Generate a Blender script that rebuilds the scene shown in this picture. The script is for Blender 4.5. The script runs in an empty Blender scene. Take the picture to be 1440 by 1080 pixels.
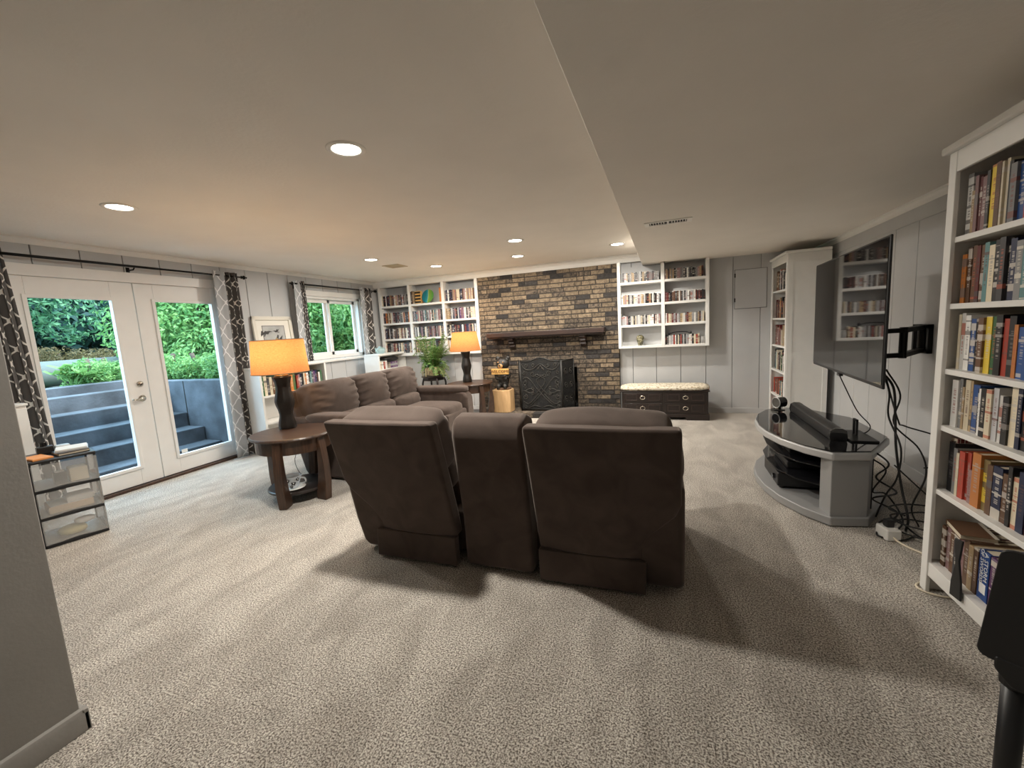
import bpy, bmesh, math, random
from mathutils import Vector, Matrix
from math import pi, sin, cos, radians as rad

# ------------------------------------------------------------------ camera, world, sun, exposure
S = bpy.context.scene
COL = S.collection
cam = bpy.data.cameras.new('camera'); cam.sensor_fit = 'HORIZONTAL'; cam.sensor_width = 36
cam.lens = 594.233 / 1440 * 36; cam.clip_start = .05; cam.clip_end = 300
camo = bpy.data.objects.new('camera', cam); COL.objects.link(camo)
def cam_matrix(yaw, pitch, roll, loc):
    f = Vector((sin(yaw)*cos(pitch), cos(yaw)*cos(pitch), sin(pitch))); r = Vector((cos(yaw), -sin(yaw), 0)); u = r.cross(f)
    r2 = cos(roll)*r + sin(roll)*u; u2 = -sin(roll)*r + cos(roll)*u
    m = Matrix((r2, u2, -f)).transposed().to_4x4(); m.translation = loc
    return m
camo.matrix_world = cam_matrix(-.35209, -.12895, -.05772, Vector((0, 0, 1.40)))
S.camera = camo
world = bpy.data.worlds.new('sky'); S.world = world; world.use_nodes = True
wn = world.node_tree; bg = wn.nodes['Background']
bg.inputs[0].default_value = (.50, .78, 1.0, 1); bg.inputs[1].default_value = 10.0
sun = bpy.data.lights.new('sun', 'SUN'); sun.energy = 7.0; sun.angle = rad(8); sun.color = (1, .95, .84)
suno = bpy.data.objects.new('sun', sun); COL.objects.link(suno); suno.rotation_euler = (rad(-12), rad(38), 0)
S.view_settings.view_transform = 'Standard'; S.view_settings.look = 'None'; S.view_settings.gamma = 1
S.view_settings.use_curve_mapping = False; S.view_settings.exposure = 0.0
CAN_W, LAMP_W = 43.0, 13.0
S.cycles.diffuse_bounces = 6
XL, YB, HC, SX, SZ, XR, YF = -5.09, 6.80, 2.40, -.31, 2.23, 1.89, -1.6

# ------------------------------------------------------------------ materials
def nt(name):
    m = bpy.data.materials.new(name); m.use_nodes = True
    return m, m.node_tree, m.node_tree.nodes['Principled BSDF']
def N(t, kind, **kw):
    n = t.nodes.new(kind)
    for k, v in kw.items():
        if k in n.inputs: n.inputs[k].default_value = v
        else: setattr(n, k, v)
    return n
def ramp(t, fac, stops):
    r = t.nodes.new('ShaderNodeValToRGB'); e = r.color_ramp.elements
    while len(e) < len(stops): e.new(.5)
    for i, (p, c) in enumerate(stops): e[i].position = p; e[i].color = (*c, 1)
    t.links.new(fac, r.inputs[0]); return r.outputs[0]
def coords(t, sc=(1, 1, 1), kind='Object'):
    tc = t.nodes.new('ShaderNodeTexCoord'); mp = t.nodes.new('ShaderNodeMapping'); mp.inputs['Scale'].default_value = sc
    t.links.new(tc.outputs[kind], mp.inputs[0]); return mp.outputs[0]
def bump(t, b, h, strength=.3, dist=.01):
    n = N(t, 'ShaderNodeBump', Strength=strength, Distance=dist); t.links.new(h, n.inputs['Height']); t.links.new(n.outputs[0], b.inputs['Normal'])
def plain(name, c, rough=.5, metal=0, noise=0, nscale=8, bmp=0, bscale=80, coat=0, sheen=0, spec=.5):
    m, t, b = nt(name); b.inputs['Base Color'].default_value = (*c, 1); b.inputs['Roughness'].default_value = rough
    b.inputs['Metallic'].default_value = metal; b.inputs['Coat Weight'].default_value = coat; b.inputs['Sheen Weight'].default_value = sheen
    b.inputs['Specular IOR Level'].default_value = spec
    if noise:
        nz = N(t, 'ShaderNodeTexNoise', Scale=nscale, Detail=5.0); t.links.new(coords(t), nz.inputs['Vector'])
        t.links.new(ramp(t, nz.outputs[0], [(.3, tuple(x*(1-noise) for x in c)), (.7, tuple(min(1, x*(1+noise)) for x in c))]), b.inputs['Base Color'])
    if bmp:
        nz = N(t, 'ShaderNodeTexNoise', Scale=bscale, Detail=4.0); t.links.new(coords(t), nz.inputs['Vector']); bump(t, b, nz.outputs[0], bmp)
    return m
def wood(name, c1, c2, scale=(3, 30, 3), rough=.4, coat=.2):
    m, t, b = nt(name); nz = N(t, 'ShaderNodeTexNoise', Scale=2.0, Detail=6.0, Distortion=.6); t.links.new(coords(t, scale), nz.inputs['Vector'])
    t.links.new(ramp(t, nz.outputs[0], [(.3, c1), (.7, c2)]), b.inputs['Base Color']); b.inputs['Roughness'].default_value = rough
    b.inputs['Coat Weight'].default_value = coat; b.inputs['Coat Roughness'].default_value = .25; return m
def emit(name, c, s):
    m = bpy.data.materials.new(name); m.use_nodes = True; t = m.node_tree; t.nodes.clear()
    o = t.nodes.new('ShaderNodeOutputMaterial'); e = N(t, 'ShaderNodeEmission', Strength=s); e.inputs[0].default_value = (*c, 1)
    t.links.new(e.outputs[0], o.inputs[0]); return m
def carpet_mat():
    m, t, b = nt('carpet'); co = coords(t)
    a = N(t, 'ShaderNodeTexNoise', Scale=145.0, Detail=3.0, Roughness=.7); t.links.new(co, a.inputs['Vector'])
    c = N(t, 'ShaderNodeTexNoise', Scale=5.0, Detail=4.0, Distortion=1.0); t.links.new(coords(t, (1, .45, 1)), c.inputs['Vector'])
    c2 = N(t, 'ShaderNodeTexNoise', Scale=42.0, Detail=2.0); t.links.new(coords(t, (1, .6, 1)), c2.inputs['Vector'])
    col = ramp(t, a.outputs[0], [(.40, (.115, .092, .07)), (.49, (.50, .445, .385)), (.58, (.93, .88, .80))])
    col2 = ramp(t, c.outputs[0], [(.35, (.74, .73, .72)), (.62, (1.0, 1.0, 1.0))])
    mx = N(t, 'ShaderNodeMix', data_type='RGBA', blend_type='MULTIPLY'); mx.inputs[0].default_value = 1
    t.links.new(col, mx.inputs[6]); t.links.new(col2, mx.inputs[7]); t.links.new(mx.outputs[2], b.inputs['Base Color'])
    b.inputs['Roughness'].default_value = .95; b.inputs['Sheen Weight'].default_value = .25; b.inputs['Specular IOR Level'].default_value = .1
    ad = N(t, 'ShaderNodeMath', operation='ADD'); t.links.new(a.outputs[0], ad.inputs[0]); t.links.new(c2.outputs[0], ad.inputs[1])
    bump(t, b, ad.outputs[0], .8, .014); return m
def suede():
    m, t, b = nt('brown_suede'); co = coords(t)
    a = N(t, 'ShaderNodeTexNoise', Scale=7.0, Detail=5.0, Distortion=.8); t.links.new(co, a.inputs['Vector'])
    t.links.new(ramp(t, a.outputs[0], [(.3, (.058, .042, .035)), (.7, (.088, .065, .055))]), b.inputs['Base Color'])
    f = N(t, 'ShaderNodeTexNoise', Scale=350.0, Detail=2.0); t.links.new(co, f.inputs['Vector']); bump(t, b, f.outputs[0], .25, .003)
    b.inputs['Roughness'].default_value = .85; b.inputs['Sheen Weight'].default_value = .32; b.inputs['Sheen Roughness'].default_value = .45
    b.inputs['Sheen Tint'].default_value = (.75, .66, .6, 1); b.inputs['Specular IOR Level'].default_value = .15; return m
def brick_mat(name, cs):
    m, t, b = nt(name); oi = t.nodes.new('ShaderNodeObjectInfo'); tc = t.nodes.new('ShaderNodeTexCoord')
    ad = N(t, 'ShaderNodeVectorMath', operation='ADD'); mu = N(t, 'ShaderNodeMath', operation='MULTIPLY'); mu.inputs[1].default_value = 60
    t.links.new(oi.outputs['Random'], mu.inputs[0]); t.links.new(tc.outputs['Object'], ad.inputs[0]); t.links.new(mu.outputs[0], ad.inputs[1])
    a = N(t, 'ShaderNodeTexNoise', Scale=26.0, Detail=5.0, Roughness=.7); t.links.new(ad.outputs[0], a.inputs['Vector'])
    col = ramp(t, a.outputs[0], cs)
    hs = N(t, 'ShaderNodeHueSaturation'); mr = N(t, 'ShaderNodeMapRange'); mr.inputs[3].default_value = .72; mr.inputs[4].default_value = 1.22
    t.links.new(oi.outputs['Random'], mr.inputs[0]); t.links.new(mr.outputs[0], hs.inputs['Value']); t.links.new(col, hs.inputs['Color'])
    t.links.new(hs.outputs[0], b.inputs['Base Color']); b.inputs['Roughness'].default_value = .9; bump(t, b, a.outputs[0], .5, .006); return m
def cover_mat(name, detail):
    m, t, b = nt(name); oi = t.nodes.new('ShaderNodeObjectInfo'); tc = t.nodes.new('ShaderNodeTexCoord')
    mu = N(t, 'ShaderNodeMath', operation='MULTIPLY'); mu.inputs[1].default_value = 90; t.links.new(oi.outputs['Random'], mu.inputs[0])
    cx = t.nodes.new('ShaderNodeCombineXYZ'); sp = t.nodes.new('ShaderNodeSeparateXYZ'); t.links.new(tc.outputs['Object'], sp.inputs[0])
    t.links.new(mu.outputs[0], cx.inputs[0]); z7 = N(t, 'ShaderNodeMath', operation='MULTIPLY'); z7.inputs[1].default_value = 4
    t.links.new(sp.outputs[2], z7.inputs[0]); t.links.new(z7.outputs[0], cx.inputs[2])
    a = N(t, 'ShaderNodeTexNoise', Scale=1.6, Detail=1.0); t.links.new(cx.outputs[0], a.inputs['Vector'])
    m1 = ramp(t, a.outputs[0], [(.60, (0, 0, 0)), (.61, (1, 1, 1))])
    def mth(op, p, q):
        n = N(t, 'ShaderNodeMath', operation=op)
        for i, v in enumerate((p, q)):
            if isinstance(v, (int, float)): n.inputs[i].default_value = v
            else: t.links.new(v, n.inputs[i])
        return n.outputs[0]
    cy = t.nodes.new('ShaderNodeCombineXYZ'); t.links.new(mu.outputs[0], cy.inputs[0]); t.links.new(mth('MULTIPLY', sp.outputs[2], 26.0), cy.inputs[2])
    a2 = N(t, 'ShaderNodeTexNoise', Scale=1.6, Detail=0.0); t.links.new(cy.outputs[0], a2.inputs['Vector'])
    strip = mth('MULTIPLY', mth('GREATER_THAN', a2.outputs[0], .5), mth('LESS_THAN', mth('ABSOLUTE', sp.outputs[0], 0), .2))
    zone = mth('MULTIPLY', mth('GREATER_THAN', sp.outputs[2], .28), mth('LESS_THAN', sp.outputs[2], .82))
    mask = mth('MAXIMUM', m1, mth('MULTIPLY', mth('MULTIPLY', strip, zone), .8))
    inv = ramp(t, oi.outputs['Random'], [(0, (.75, .7, .6)), (.35, (.6, .55, .5)), (.7, (.05, .05, .06)), (1, (.5, .12, .06))])
    mx = N(t, 'ShaderNodeMix', data_type='RGBA'); mf = N(t, 'ShaderNodeMath', operation='MULTIPLY'); mf.inputs[1].default_value = detail
    t.links.new(mask, mf.inputs[0]); t.links.new(mf.outputs[0], mx.inputs[0]); t.links.new(oi.outputs['Color'], mx.inputs[6]); t.links.new(inv, mx.inputs[7])
    t.links.new(mx.outputs[2], b.inputs['Base Color']); b.inputs['Roughness'].default_value = .42; return m
def curtain_mat(name, c, line, px, py, rough=.85):
    m, t, b = nt(name); uv = t.nodes.new('ShaderNodeUVMap'); sp = t.nodes.new('ShaderNodeSeparateXYZ'); t.links.new(uv.outputs[0], sp.inputs[0])
    def mth(op, a, bb=None):
        n = N(t, 'ShaderNodeMath', operation=op)
        for i, q in enumerate((a, bb)):
            if q is None: continue
            if isinstance(q, (int, float)): n.inputs[i].default_value = q
            else: t.links.new(q, n.inputs[i])
        return n.outputs[0]
    u = mth('DIVIDE', sp.outputs[0], px); v = mth('MULTIPLY', sp.outputs[1], 2*pi/py)
    s = mth('SINE', v); s3 = mth('MULTIPLY', mth('SINE', mth('MULTIPLY', v, 3)), .16); w = mth('MULTIPLY', mth('SUBTRACT', s, s3), .225)
    l1 = mth('PINGPONG', mth('ADD', u, w), .5); l2 = mth('PINGPONG', mth('SUBTRACT', mth('ADD', u, .5), w), .5)
    ln = mth('LESS_THAN', mth('MINIMUM', l1, l2), .043)
    mx = N(t, 'ShaderNodeMix', data_type='RGBA'); mx.inputs[6].default_value = (*c, 1); mx.inputs[7].default_value = (*line, 1)
    t.links.new(ln, mx.inputs[0]); t.links.new(mx.outputs[2], b.inputs['Base Color']); b.inputs['Roughness'].default_value = rough
    b.inputs['Sheen Weight'].default_value = .2; return m
def leaf_mat(name, c1, c2):
    m = bpy.data.materials.new(name); m.use_nodes = True; t = m.node_tree; b = t.nodes['Principled BSDF']; o = t.nodes['Material Output']
    g = t.nodes.new('ShaderNodeNewGeometry'); col = ramp(t, g.outputs['Random Per Island'], [(0, c1), (1, c2)])
    t.links.new(col, b.inputs['Base Color']); b.inputs['Roughness'].default_value = .6
    tr = t.nodes.new('ShaderNodeBsdfTranslucent'); t.links.new(col, tr.inputs[0]); mx = N(t, 'ShaderNodeMixShader'); mx.inputs[0].default_value = .4
    t.links.new(b.outputs[0], mx.inputs[1]); t.links.new(tr.outputs[0], mx.inputs[2]); t.links.new(mx.outputs[0], o.inputs[0]); return m
def mixed(name, c, fac, rough=.1, kind='glass', metal=0):
    """thin see-through sheet: transparent mixed with a glossy surface"""
    m = bpy.data.materials.new(name); m.use_nodes = True; t = m.node_tree; b = t.nodes['Principled BSDF']; o = t.nodes['Material Output']
    b.inputs['Base Color'].default_value = (*c, 1); b.inputs['Roughness'].default_value = rough; b.inputs['Metallic'].default_value = metal
    tr = t.nodes.new('ShaderNodeBsdfTransparent'); mx = t.nodes.new('ShaderNodeMixShader'); mx.inputs[0].default_value = fac
    t.links.new(tr.outputs[0], mx.inputs[1]); t.links.new(b.outputs[0], mx.inputs[2]); t.links.new(mx.outputs[0], o.inputs[0]); return m
def shade_mat():
    m = bpy.data.materials.new('linen_shade'); m.use_nodes = True; t = m.node_tree; t.nodes.clear(); o = t.nodes.new('ShaderNodeOutputMaterial')
    nz = N(t, 'ShaderNodeTexNoise', Scale=1.0, Detail=3.0); t.links.new(coords(t, (60, 60, 320)), nz.inputs['Vector'])
    col = ramp(t, nz.outputs[0], [(.3, (.33, .158, .072)), (.7, (.45, .235, .115))])
    d = t.nodes.new('ShaderNodeBsdfDiffuse'); tr = t.nodes.new('ShaderNodeBsdfTranslucent'); mx = t.nodes.new('ShaderNodeMixShader'); mx.inputs[0].default_value = .55
    t.links.new(col, d.inputs[0]); t.links.new(col, tr.inputs[0]); t.links.new(d.outputs[0], mx.inputs[1]); t.links.new(tr.outputs[0], mx.inputs[2]); t.links.new(mx.outputs[0], o.inputs[0]); return m
def floral_mat():
    m, t, b = nt('bench_fabric'); v = N(t, 'ShaderNodeTexNoise', Scale=34.0, Detail=3.0); t.links.new(coords(t), v.inputs['Vector'])
    t.links.new(ramp(t, v.outputs[0], [(.40, (.34, .27, .17)), (.48, (.70, .63, .50)), (.7, (.80, .74, .62))]), b.inputs['Base Color']); b.inputs['Roughness'].default_value = .9; return m
def vase_mat():
    m, t, b = nt('vase_glaze'); v = N(t, 'ShaderNodeTexNoise', Scale=14.0, Detail=2.0, Distortion=2.0); t.links.new(coords(t), v.inputs['Vector'])
    t.links.new(ramp(t, v.outputs[0], [(.4, (.06, .055, .03)), (.55, (.22, .20, .11)), (.7, (.5, .46, .32))]), b.inputs['Base Color']); b.inputs['Roughness'].default_value = .25; return m
def plate_mat():
    m, t, b = nt('plate_glaze'); tc = t.nodes.new('ShaderNodeTexCoord'); sp = t.nodes.new('ShaderNodeSeparateXYZ'); t.links.new(tc.outputs['Object'], sp.inputs[0])
    nz = N(t, 'ShaderNodeTexNoise', Scale=18.0); t.links.new(tc.outputs['Object'], nz.inputs['Vector']); a = N(t, 'ShaderNodeMath', operation='MULTIPLY_ADD'); a.inputs[1].default_value = .02
    t.links.new(nz.outputs[0], a.inputs[0]); t.links.new(sp.outputs[0], a.inputs[2]); mr = N(t, 'ShaderNodeMapRange'); mr.inputs[1].default_value = -.13; mr.inputs[2].default_value = .15
    t.links.new(a.outputs[0], mr.inputs[0]); t.links.new(ramp(t, mr.outputs[0], [(.3, (.01, .16, .20)), (.47, (.02, .25, .30)), (.5, (.35, .5, .3)), (.55, (.22, .38, .06)), (.9, (.06, .25, .05))]), b.inputs['Base Color']); b.inputs['Roughness'].default_value = .15; return m

MT = dict(
    carpet=carpet_mat(), ceil=plain('ceiling_paint', (.80, .76, .70), .9, bmp=.12, bscale=45, noise=.02, nscale=3), white=plain('white_paint', (.80, .79, .76), .45, noise=.02),
    wall=plain('grey_panel_paint', (.50, .505, .51), .55, noise=.03, nscale=4, bmp=.06), groove=plain('groove_paint', (.20, .20, .205), .8), post=plain('grey_wall_paint', (.28, .265, .245), .7, noise=.03, bmp=.06),
    door=plain('door_paint', (.74, .72, .69), .35, noise=.02), suede=suede(), pane=mixed('pane_glass', (.01, .01, .01), .05, .02),
    oak=wood('dark_table_wood', (.026, .012, .007), (.075, .036, .019), (3, 30, 3)), espresso=wood('espresso_wood', (.009, .005, .004), (.020, .011, .009), (3, 25, 3), .35), mantel=wood('mantel_wood', (.020, .011, .009), (.048, .027, .021), (2, 30, 30)),
    black=plain('black_plastic', (.012, .012, .013), .4), blackgloss=plain('black_gloss', (.008, .008, .009), .06, coat=.5), blackmetal=plain('black_metal', (.015, .014, .013), .45, .6), cable=plain('cable_rubber', (.008, .008, .008), .6),
    screen=plain('tv_screen', (.006, .006, .007), .035, spec=.9), silver=plain('silver_paint', (.46, .46, .46), .4, .25), greypanel=plain('stand_grey', (.30, .30, .30), .45, .1), smoke=mixed('smoked_glass', (.01, .01, .012), .86, .04),
    lamp=plain('lamp_bronze', (.022, .018, .015), .32, .3, noise=.2), brass=plain('brass', (.55, .45, .26), .25, 1), nickel=plain('nickel', (.62, .58, .5), .2, 1), shade=shade_mat(), shadetrim=plain('shade_trim', (.30, .19, .09), .8), cream=plain('cream', (.78, .70, .55), .5),
    bulb=emit('bulb_glow', (1, .78, .5), 30), can=emit('downlight_glow', (1, .93, .82), 26), cantrim=plain('can_trim', (.78, .75, .70), .4), vent=plain('vent_metal', (.86, .84, .80), .5), ventdark=plain('vent_dark', (.02, .02, .02), .9), ventbrown=plain('vent_beige', (.50, .41, .28), .6),
    mortar=plain('dark_mortar', (.045, .038, .033), .95, noise=.25, nscale=30, bmp=.3), bricktan=brick_mat('brick_tan', [(.30, (.04, .032, .026)), (.44, (.16, .12, .08)), (.70, (.30, .23, .15))]), brickdark=brick_mat('brick_dark', [(.3, (.018, .016, .016)), (.6, (.045, .04, .037)), (.8, (.10, .08, .065))]), brickmid=brick_mat('brick_mottled', [(.36, (.025, .021, .019)), (.52, (.11, .085, .062)), (.72, (.24, .185, .13))]),
    soot=plain('soot', (.01, .009, .008), .95), ash=plain('ash_log', (.30, .27, .23), .9, noise=.5, nscale=30), iron=plain('screen_iron', (.03, .029, .027), .5, .5), mesh=mixed('fire_mesh', (.012, .012, .012), .80, .7), scroll=plain('scroll_iron', (.085, .08, .072), .45, .6),
    pine=wood('pine_log', (.55, .34, .16), (.72, .48, .25), (14, 14, 2), .6, 0), bearfur=plain('carved_black', (.014, .012, .010), .45, noise=.3, nscale=40, bmp=.5, bscale=60), bearsnout=plain('carved_tan', (.45, .25, .10), .5), signwood=plain('sign_wood', (.72, .42, .13), .5, noise=.12, nscale=20), bark=plain('bark_brown', (.10, .055, .03), .8, noise=.3),
    cover=cover_mat('book_cover', .8), case=cover_mat('case_spine', .75), pages=plain('paper_pages', (.66, .58, .45), .9), paper=plain('white_paper', (.80, .79, .76), .8), clear=mixed('jewel_case', (.75, .75, .75), .4, .08),
    curtain=curtain_mat('trellis_curtain', (.066, .060, .056), (.70, .67, .62), .15, .23), lining=curtain_mat('trellis_lining', (.37, .38, .39), (.72, .72, .72), .15, .23), rod=plain('rod_black', (.01, .01, .01), .35, .7),
    frost=mixed('frosted_drawer', (.75, .75, .73), .24, .3), orange=plain('orange_paper', (.80, .33, .10), .7), bench=floral_mat(), vase=vase_mat(), plate=plate_mat(), teapot=mixed('teapot_glass', (.45, .62, .60), .45, .08), cupglass=mixed('cup_glass', (.75, .78, .8), .35, .05),
    concrete=plain('concrete', (.06, .068, .08), .9, noise=.5, nscale=3, bmp=.5, bscale=25), grass=plain('lawn_grass', (.030, .066, .016), .9, noise=.4, nscale=6, bmp=.4, bscale=60, spec=.0), soil=plain('soil', (.09, .075, .05), .95, noise=.4), tank=plain('pale_tank', (.10, .115, .105), .7, spec=.1), trunk=plain('tree_bark', (.08, .06, .045), .95, noise=.4),
    leaf1=leaf_mat('leaf_light', (.035, .13, .065), (.14, .30, .15)), leaf2=leaf_mat('leaf_dark', (.010, .042, .038), (.035, .10, .082)), leaf3=leaf_mat('leaf_yellow', (.10, .085, .035), (.22, .17, .075)), leaf4=leaf_mat('leaf_fresh', (.06, .20, .05), (.26, .44, .14)), fern=leaf_mat('leaf_fern', (.06, .16, .03), (.20, .36, .09)), drystem=plain('dry_stem', (.45, .38, .22), .9),
    basket=plain('woven_basket', (.40, .30, .17), .9, noise=.5, nscale=60, bmp=.8, bscale=90), towel=plain('yellow_cloth', (.70, .62, .30), .9), beige=plain('beige_card', (.62, .48, .34), .8), birds=plain('print_dark', (.06, .055, .055), .8), printbg=plain('print_grey', (.40, .40, .39), .8, noise=.15, nscale=9), mat_board=plain('mat_board', (.74, .71, .64), .8), frame=plain('frame_whitewash', (.66, .62, .54), .5),
    blue=plain('book_blue', (.02, .07, .26), .4), letters=plain('letters_white', (.82, .82, .80), .5), darkletters=plain('letters_burnt', (.09, .035, .01), .7), flower=plain('flower_black', (.012, .012, .012), .4), felt=plain('gold_tab', (.5, .4, .15), .5))

# ------------------------------------------------------------------ mesh helpers
class MB:
    def __init__(s): s.v = []; s.f = []; s.uv = None
    def add(s, v, f):
        o = len(s.v); s.v += [tuple(p) for p in v]; s.f += [tuple(i+o for i in q) for q in f]; return s
    def box(s, x0, x1, y0, y1, z0, z1):
        return s.add([(x0,y0,z0),(x1,y0,z0),(x1,y1,z0),(x0,y1,z0),(x0,y0,z1),(x1,y0,z1),(x1,y1,z1),(x0,y1,z1)],
                     [(3,2,1,0),(4,5,6,7),(0,1,5,4),(1,2,6,5),(2,3,7,6),(3,0,4,7)])
    def prism(s, poly, a, b, ax='z'):
        """poly of 2D points extruded from a to b along ax (x: poly is (y,z), y: (x,z), z: (x,y))"""
        def P(p, h): return {'z': (p[0], p[1], h), 'y': (p[0], h, p[1]), 'x': (h, p[0], p[1])}[ax]
        n = len(poly); v = [P(p, a) for p in poly] + [P(p, b) for p in poly]
        fs = [(i, (i+1) % n, n+(i+1) % n, n+i) for i in range(n)] + [tuple(range(n-1, -1, -1)), tuple(range(n, 2*n))]
        return s.add(v, fs)
    def lathe(s, prof, n=24, c=(0, 0, 0), sx=1, sy=1, cap=True, rip=None):
        v = []; f = []; m = len(prof)
        for r, z in prof:
            for i in range(n):
                a = 2*pi*i/n; k = r*(rip(a, z) if rip else 1); v.append((c[0]+k*cos(a)*sx, c[1]+k*sin(a)*sy, c[2]+z))
        for j in range(m-1):
            for i in range(n): f.append((j*n+i, j*n+(i+1) % n, (j+1)*n+(i+1) % n, (j+1)*n+i))
        if cap: f.append(tuple(range(n-1, -1, -1))); f.append(tuple(range((m-1)*n, m*n)))
        return s.add(v, f)
    def tube(s, pts, r, n=6, closed=False):
        pts = [Vector(p) for p in pts]; m = len(pts); v = []; f = []
        t0 = (pts[1]-pts[0]).normalized(); up = Vector((0, 0, 1)) if abs(t0.z) < .9 else Vector((1, 0, 0)); nrm = t0.cross(up).normalized()
        for i, p in enumerate(pts):
            a = pts[(i-1) % m] if (i > 0 or closed) else pts[i]; b = pts[(i+1) % m] if (i < m-1 or closed) else pts[i]
            t = (b-a).normalized() if (b-a).length > 1e-9 else t0; nrm = (nrm - t*nrm.dot(t)); nrm = nrm.normalized() if nrm.length > 1e-6 else t.orthogonal().normalized(); bi = t.cross(nrm)
            rr = r[i] if isinstance(r, (list, tuple)) else r
            for k in range(n): a2 = 2*pi*k/n; v.append(p + (nrm*cos(a2)+bi*sin(a2))*rr)
        for i in range(m if closed else m-1):
            for k in range(n): f.append((i*n+k, i*n+(k+1) % n, ((i+1) % m)*n+(k+1) % n, ((i+1) % m)*n+k))
        if not closed: f.append(tuple(range(n-1, -1, -1))); f.append(tuple(range((m-1)*n, m*n)))
        return s.add(v, f)
    def ball(s, c, r, n=12, m=8, sc=(1, 1, 1)):
        return s.lathe([(r*max(.02, sin(pi*j/m)), -r*cos(pi*j/m)) for j in range(m+1)], n, (0, 0, 0)) if False else s._ball(c, r, n, m, sc)
    def _ball(s, c, r, n, m, sc):
        v = []; f = []
        for j in range(m+1):
            t = pi*j/m; q = max(.02, sin(t))
            for i in range(n): a = 2*pi*i/n; v.append((c[0]+r*sc[0]*q*cos(a), c[1]+r*sc[1]*q*sin(a), c[2]-r*sc[2]*cos(t)))
        for j in range(m):
            for i in range(n): f.append((j*n+i, j*n+(i+1) % n, (j+1)*n+(i+1) % n, (j+1)*n+i))
        f.append(tuple(range(n-1, -1, -1))); f.append(tuple(range(m*n, m*n+n)))
        return s.add(v, f)
    def disc(s, c, r, n=24): # flat facing -z
        return s.add([(c[0]+r*cos(2*pi*i/n), c[1]+r*sin(2*pi*i/n), c[2]) for i in range(n)], [tuple(range(n-1, -1, -1))])
    def quad(s, *p): return s.add(p, [(0, 1, 2, 3)])
    def pillow(s, c, h, k=5, n=(16, 8, 12), lean=0, wr=0, seed=0, top=0):
        """plump rounded block with gathers running in from its ends (x)"""
        rn = random.Random(seed); ph = [rn.uniform(0, 6) for _ in range(6)]; pts = {}; v = []; f = []
        def key(i, j, l):
            kk = (i, j, l)
            if kk not in pts:
                p = [2*i/n[0]-1, 2*j/n[1]-1, 2*l/n[2]-1]; q = (sum(abs(a)**k for a in p))**(1/k); p = [a/q for a in p]
                x, y, z = p[0]*h[0], p[1]*h[1], p[2]*h[2]
                if top: y += top*max(0, 1-p[0]**2)*max(0, 1-p[2]**2)*(1 if p[1] > 0 else .3)
                if wr:
                    e = max(0, abs(p[0])-.35)/.65; w = wr*e*(sin(z*75+ph[0]+2*sin(x*9+ph[1]))+.6*sin(z*130+ph[2]+x*14)); y += w*(1 if p[1] > 0 else .4)*(1-max(abs(p[0]), abs(p[2]))**6*.7)
                    y += wr*.8*sin(x*11+ph[3]+z*6)*sin(z*8+ph[4]+x*3)
                cl, sl = cos(lean), sin(lean); y, z = y*cl - z*sl, y*sl + z*cl
                pts[kk] = len(v); v.append((c[0]+x, c[1]+y, c[2]+z))
            return pts[kk]
        for (A, B, D, fx) in ((0, 1, 2, 0), (0, 1, 2, n[2]), (1, 2, 0, 0), (1, 2, 0, n[0]), (2, 0, 1, 0), (2, 0, 1, n[1])):
            for a in range(n[A]):
                for b in range(n[B]):
                    q = []
                    for da, db in ((0, 0), (1, 0), (1, 1), (0, 1)):
                        t = [0, 0, 0]; t[A] = a+da; t[B] = b+db; t[D] = fx; q.append(key(*t))
                    f.append(tuple(q if fx else q[::-1]))
        return s.add(v, f)
    def mesh(s, name, mats, smooth=False, mi=None):
        me = bpy.data.meshes.new(name); me.from_pydata([tuple(p) for p in s.v], [], s.f)
        for m in (mats if isinstance(mats, (list, tuple)) else [mats]): me.materials.append(MT[m] if isinstance(m, str) else m)
        if mi: me.polygons.foreach_set('material_index', mi)
        if smooth: me.polygons.foreach_set('use_smooth', [True]*len(me.polygons))
        if s.uv:
            ul = me.uv_layers.new(name='UVMap')
            for l in me.loops: ul.data[l.index].uv = s.uv[l.vertex_index]
        me.update(); return me
    def build(s, name, mat, parent=None, smooth=False, bevel=0, seg=2, loc=None, rot=None, mi=None, sub=0):
        return link(name, s.mesh(name, mat, smooth, mi), parent, bevel, seg, loc, rot, sub)
def link(name, me, parent=None, bevel=0, seg=2, loc=None, rot=None, sub=0):
    o = bpy.data.objects.new(name, me); COL.objects.link(o); o.parent = parent
    if loc is not None: o.location = loc
    if rot is not None: o.rotation_euler = rot
    if bevel:
        b = o.modifiers.new('bevel', 'BEVEL'); b.width = bevel; b.segments = seg; b.limit_method = 'ANGLE'; b.angle_limit = rad(35)
        if seg > 1: me.polygons.foreach_set('use_smooth', [True]*len(me.polygons)); b.harden_normals = True
    if sub: u = o.modifiers.new('sub', 'SUBSURF'); u.levels = sub; u.render_levels = sub
    return o
def tag(o, label, cat, group=None):
    o['label'] = label; o['category'] = cat
    if group: o['group'] = group
    return o
def thing(name, label, cat, loc=(0, 0, 0), rz=0, group=None):
    o = bpy.data.objects.new(name, None); COL.objects.link(o); o.location = loc; o.rotation_euler = (0, 0, rz); o.empty_display_size = .1
    return tag(o, label, cat, group)
def struct(o, label=None):
    o['kind'] = 'structure'
    if label: o['label'] = label
    return o
def Bx(*a): return MB().box(*a)
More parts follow.
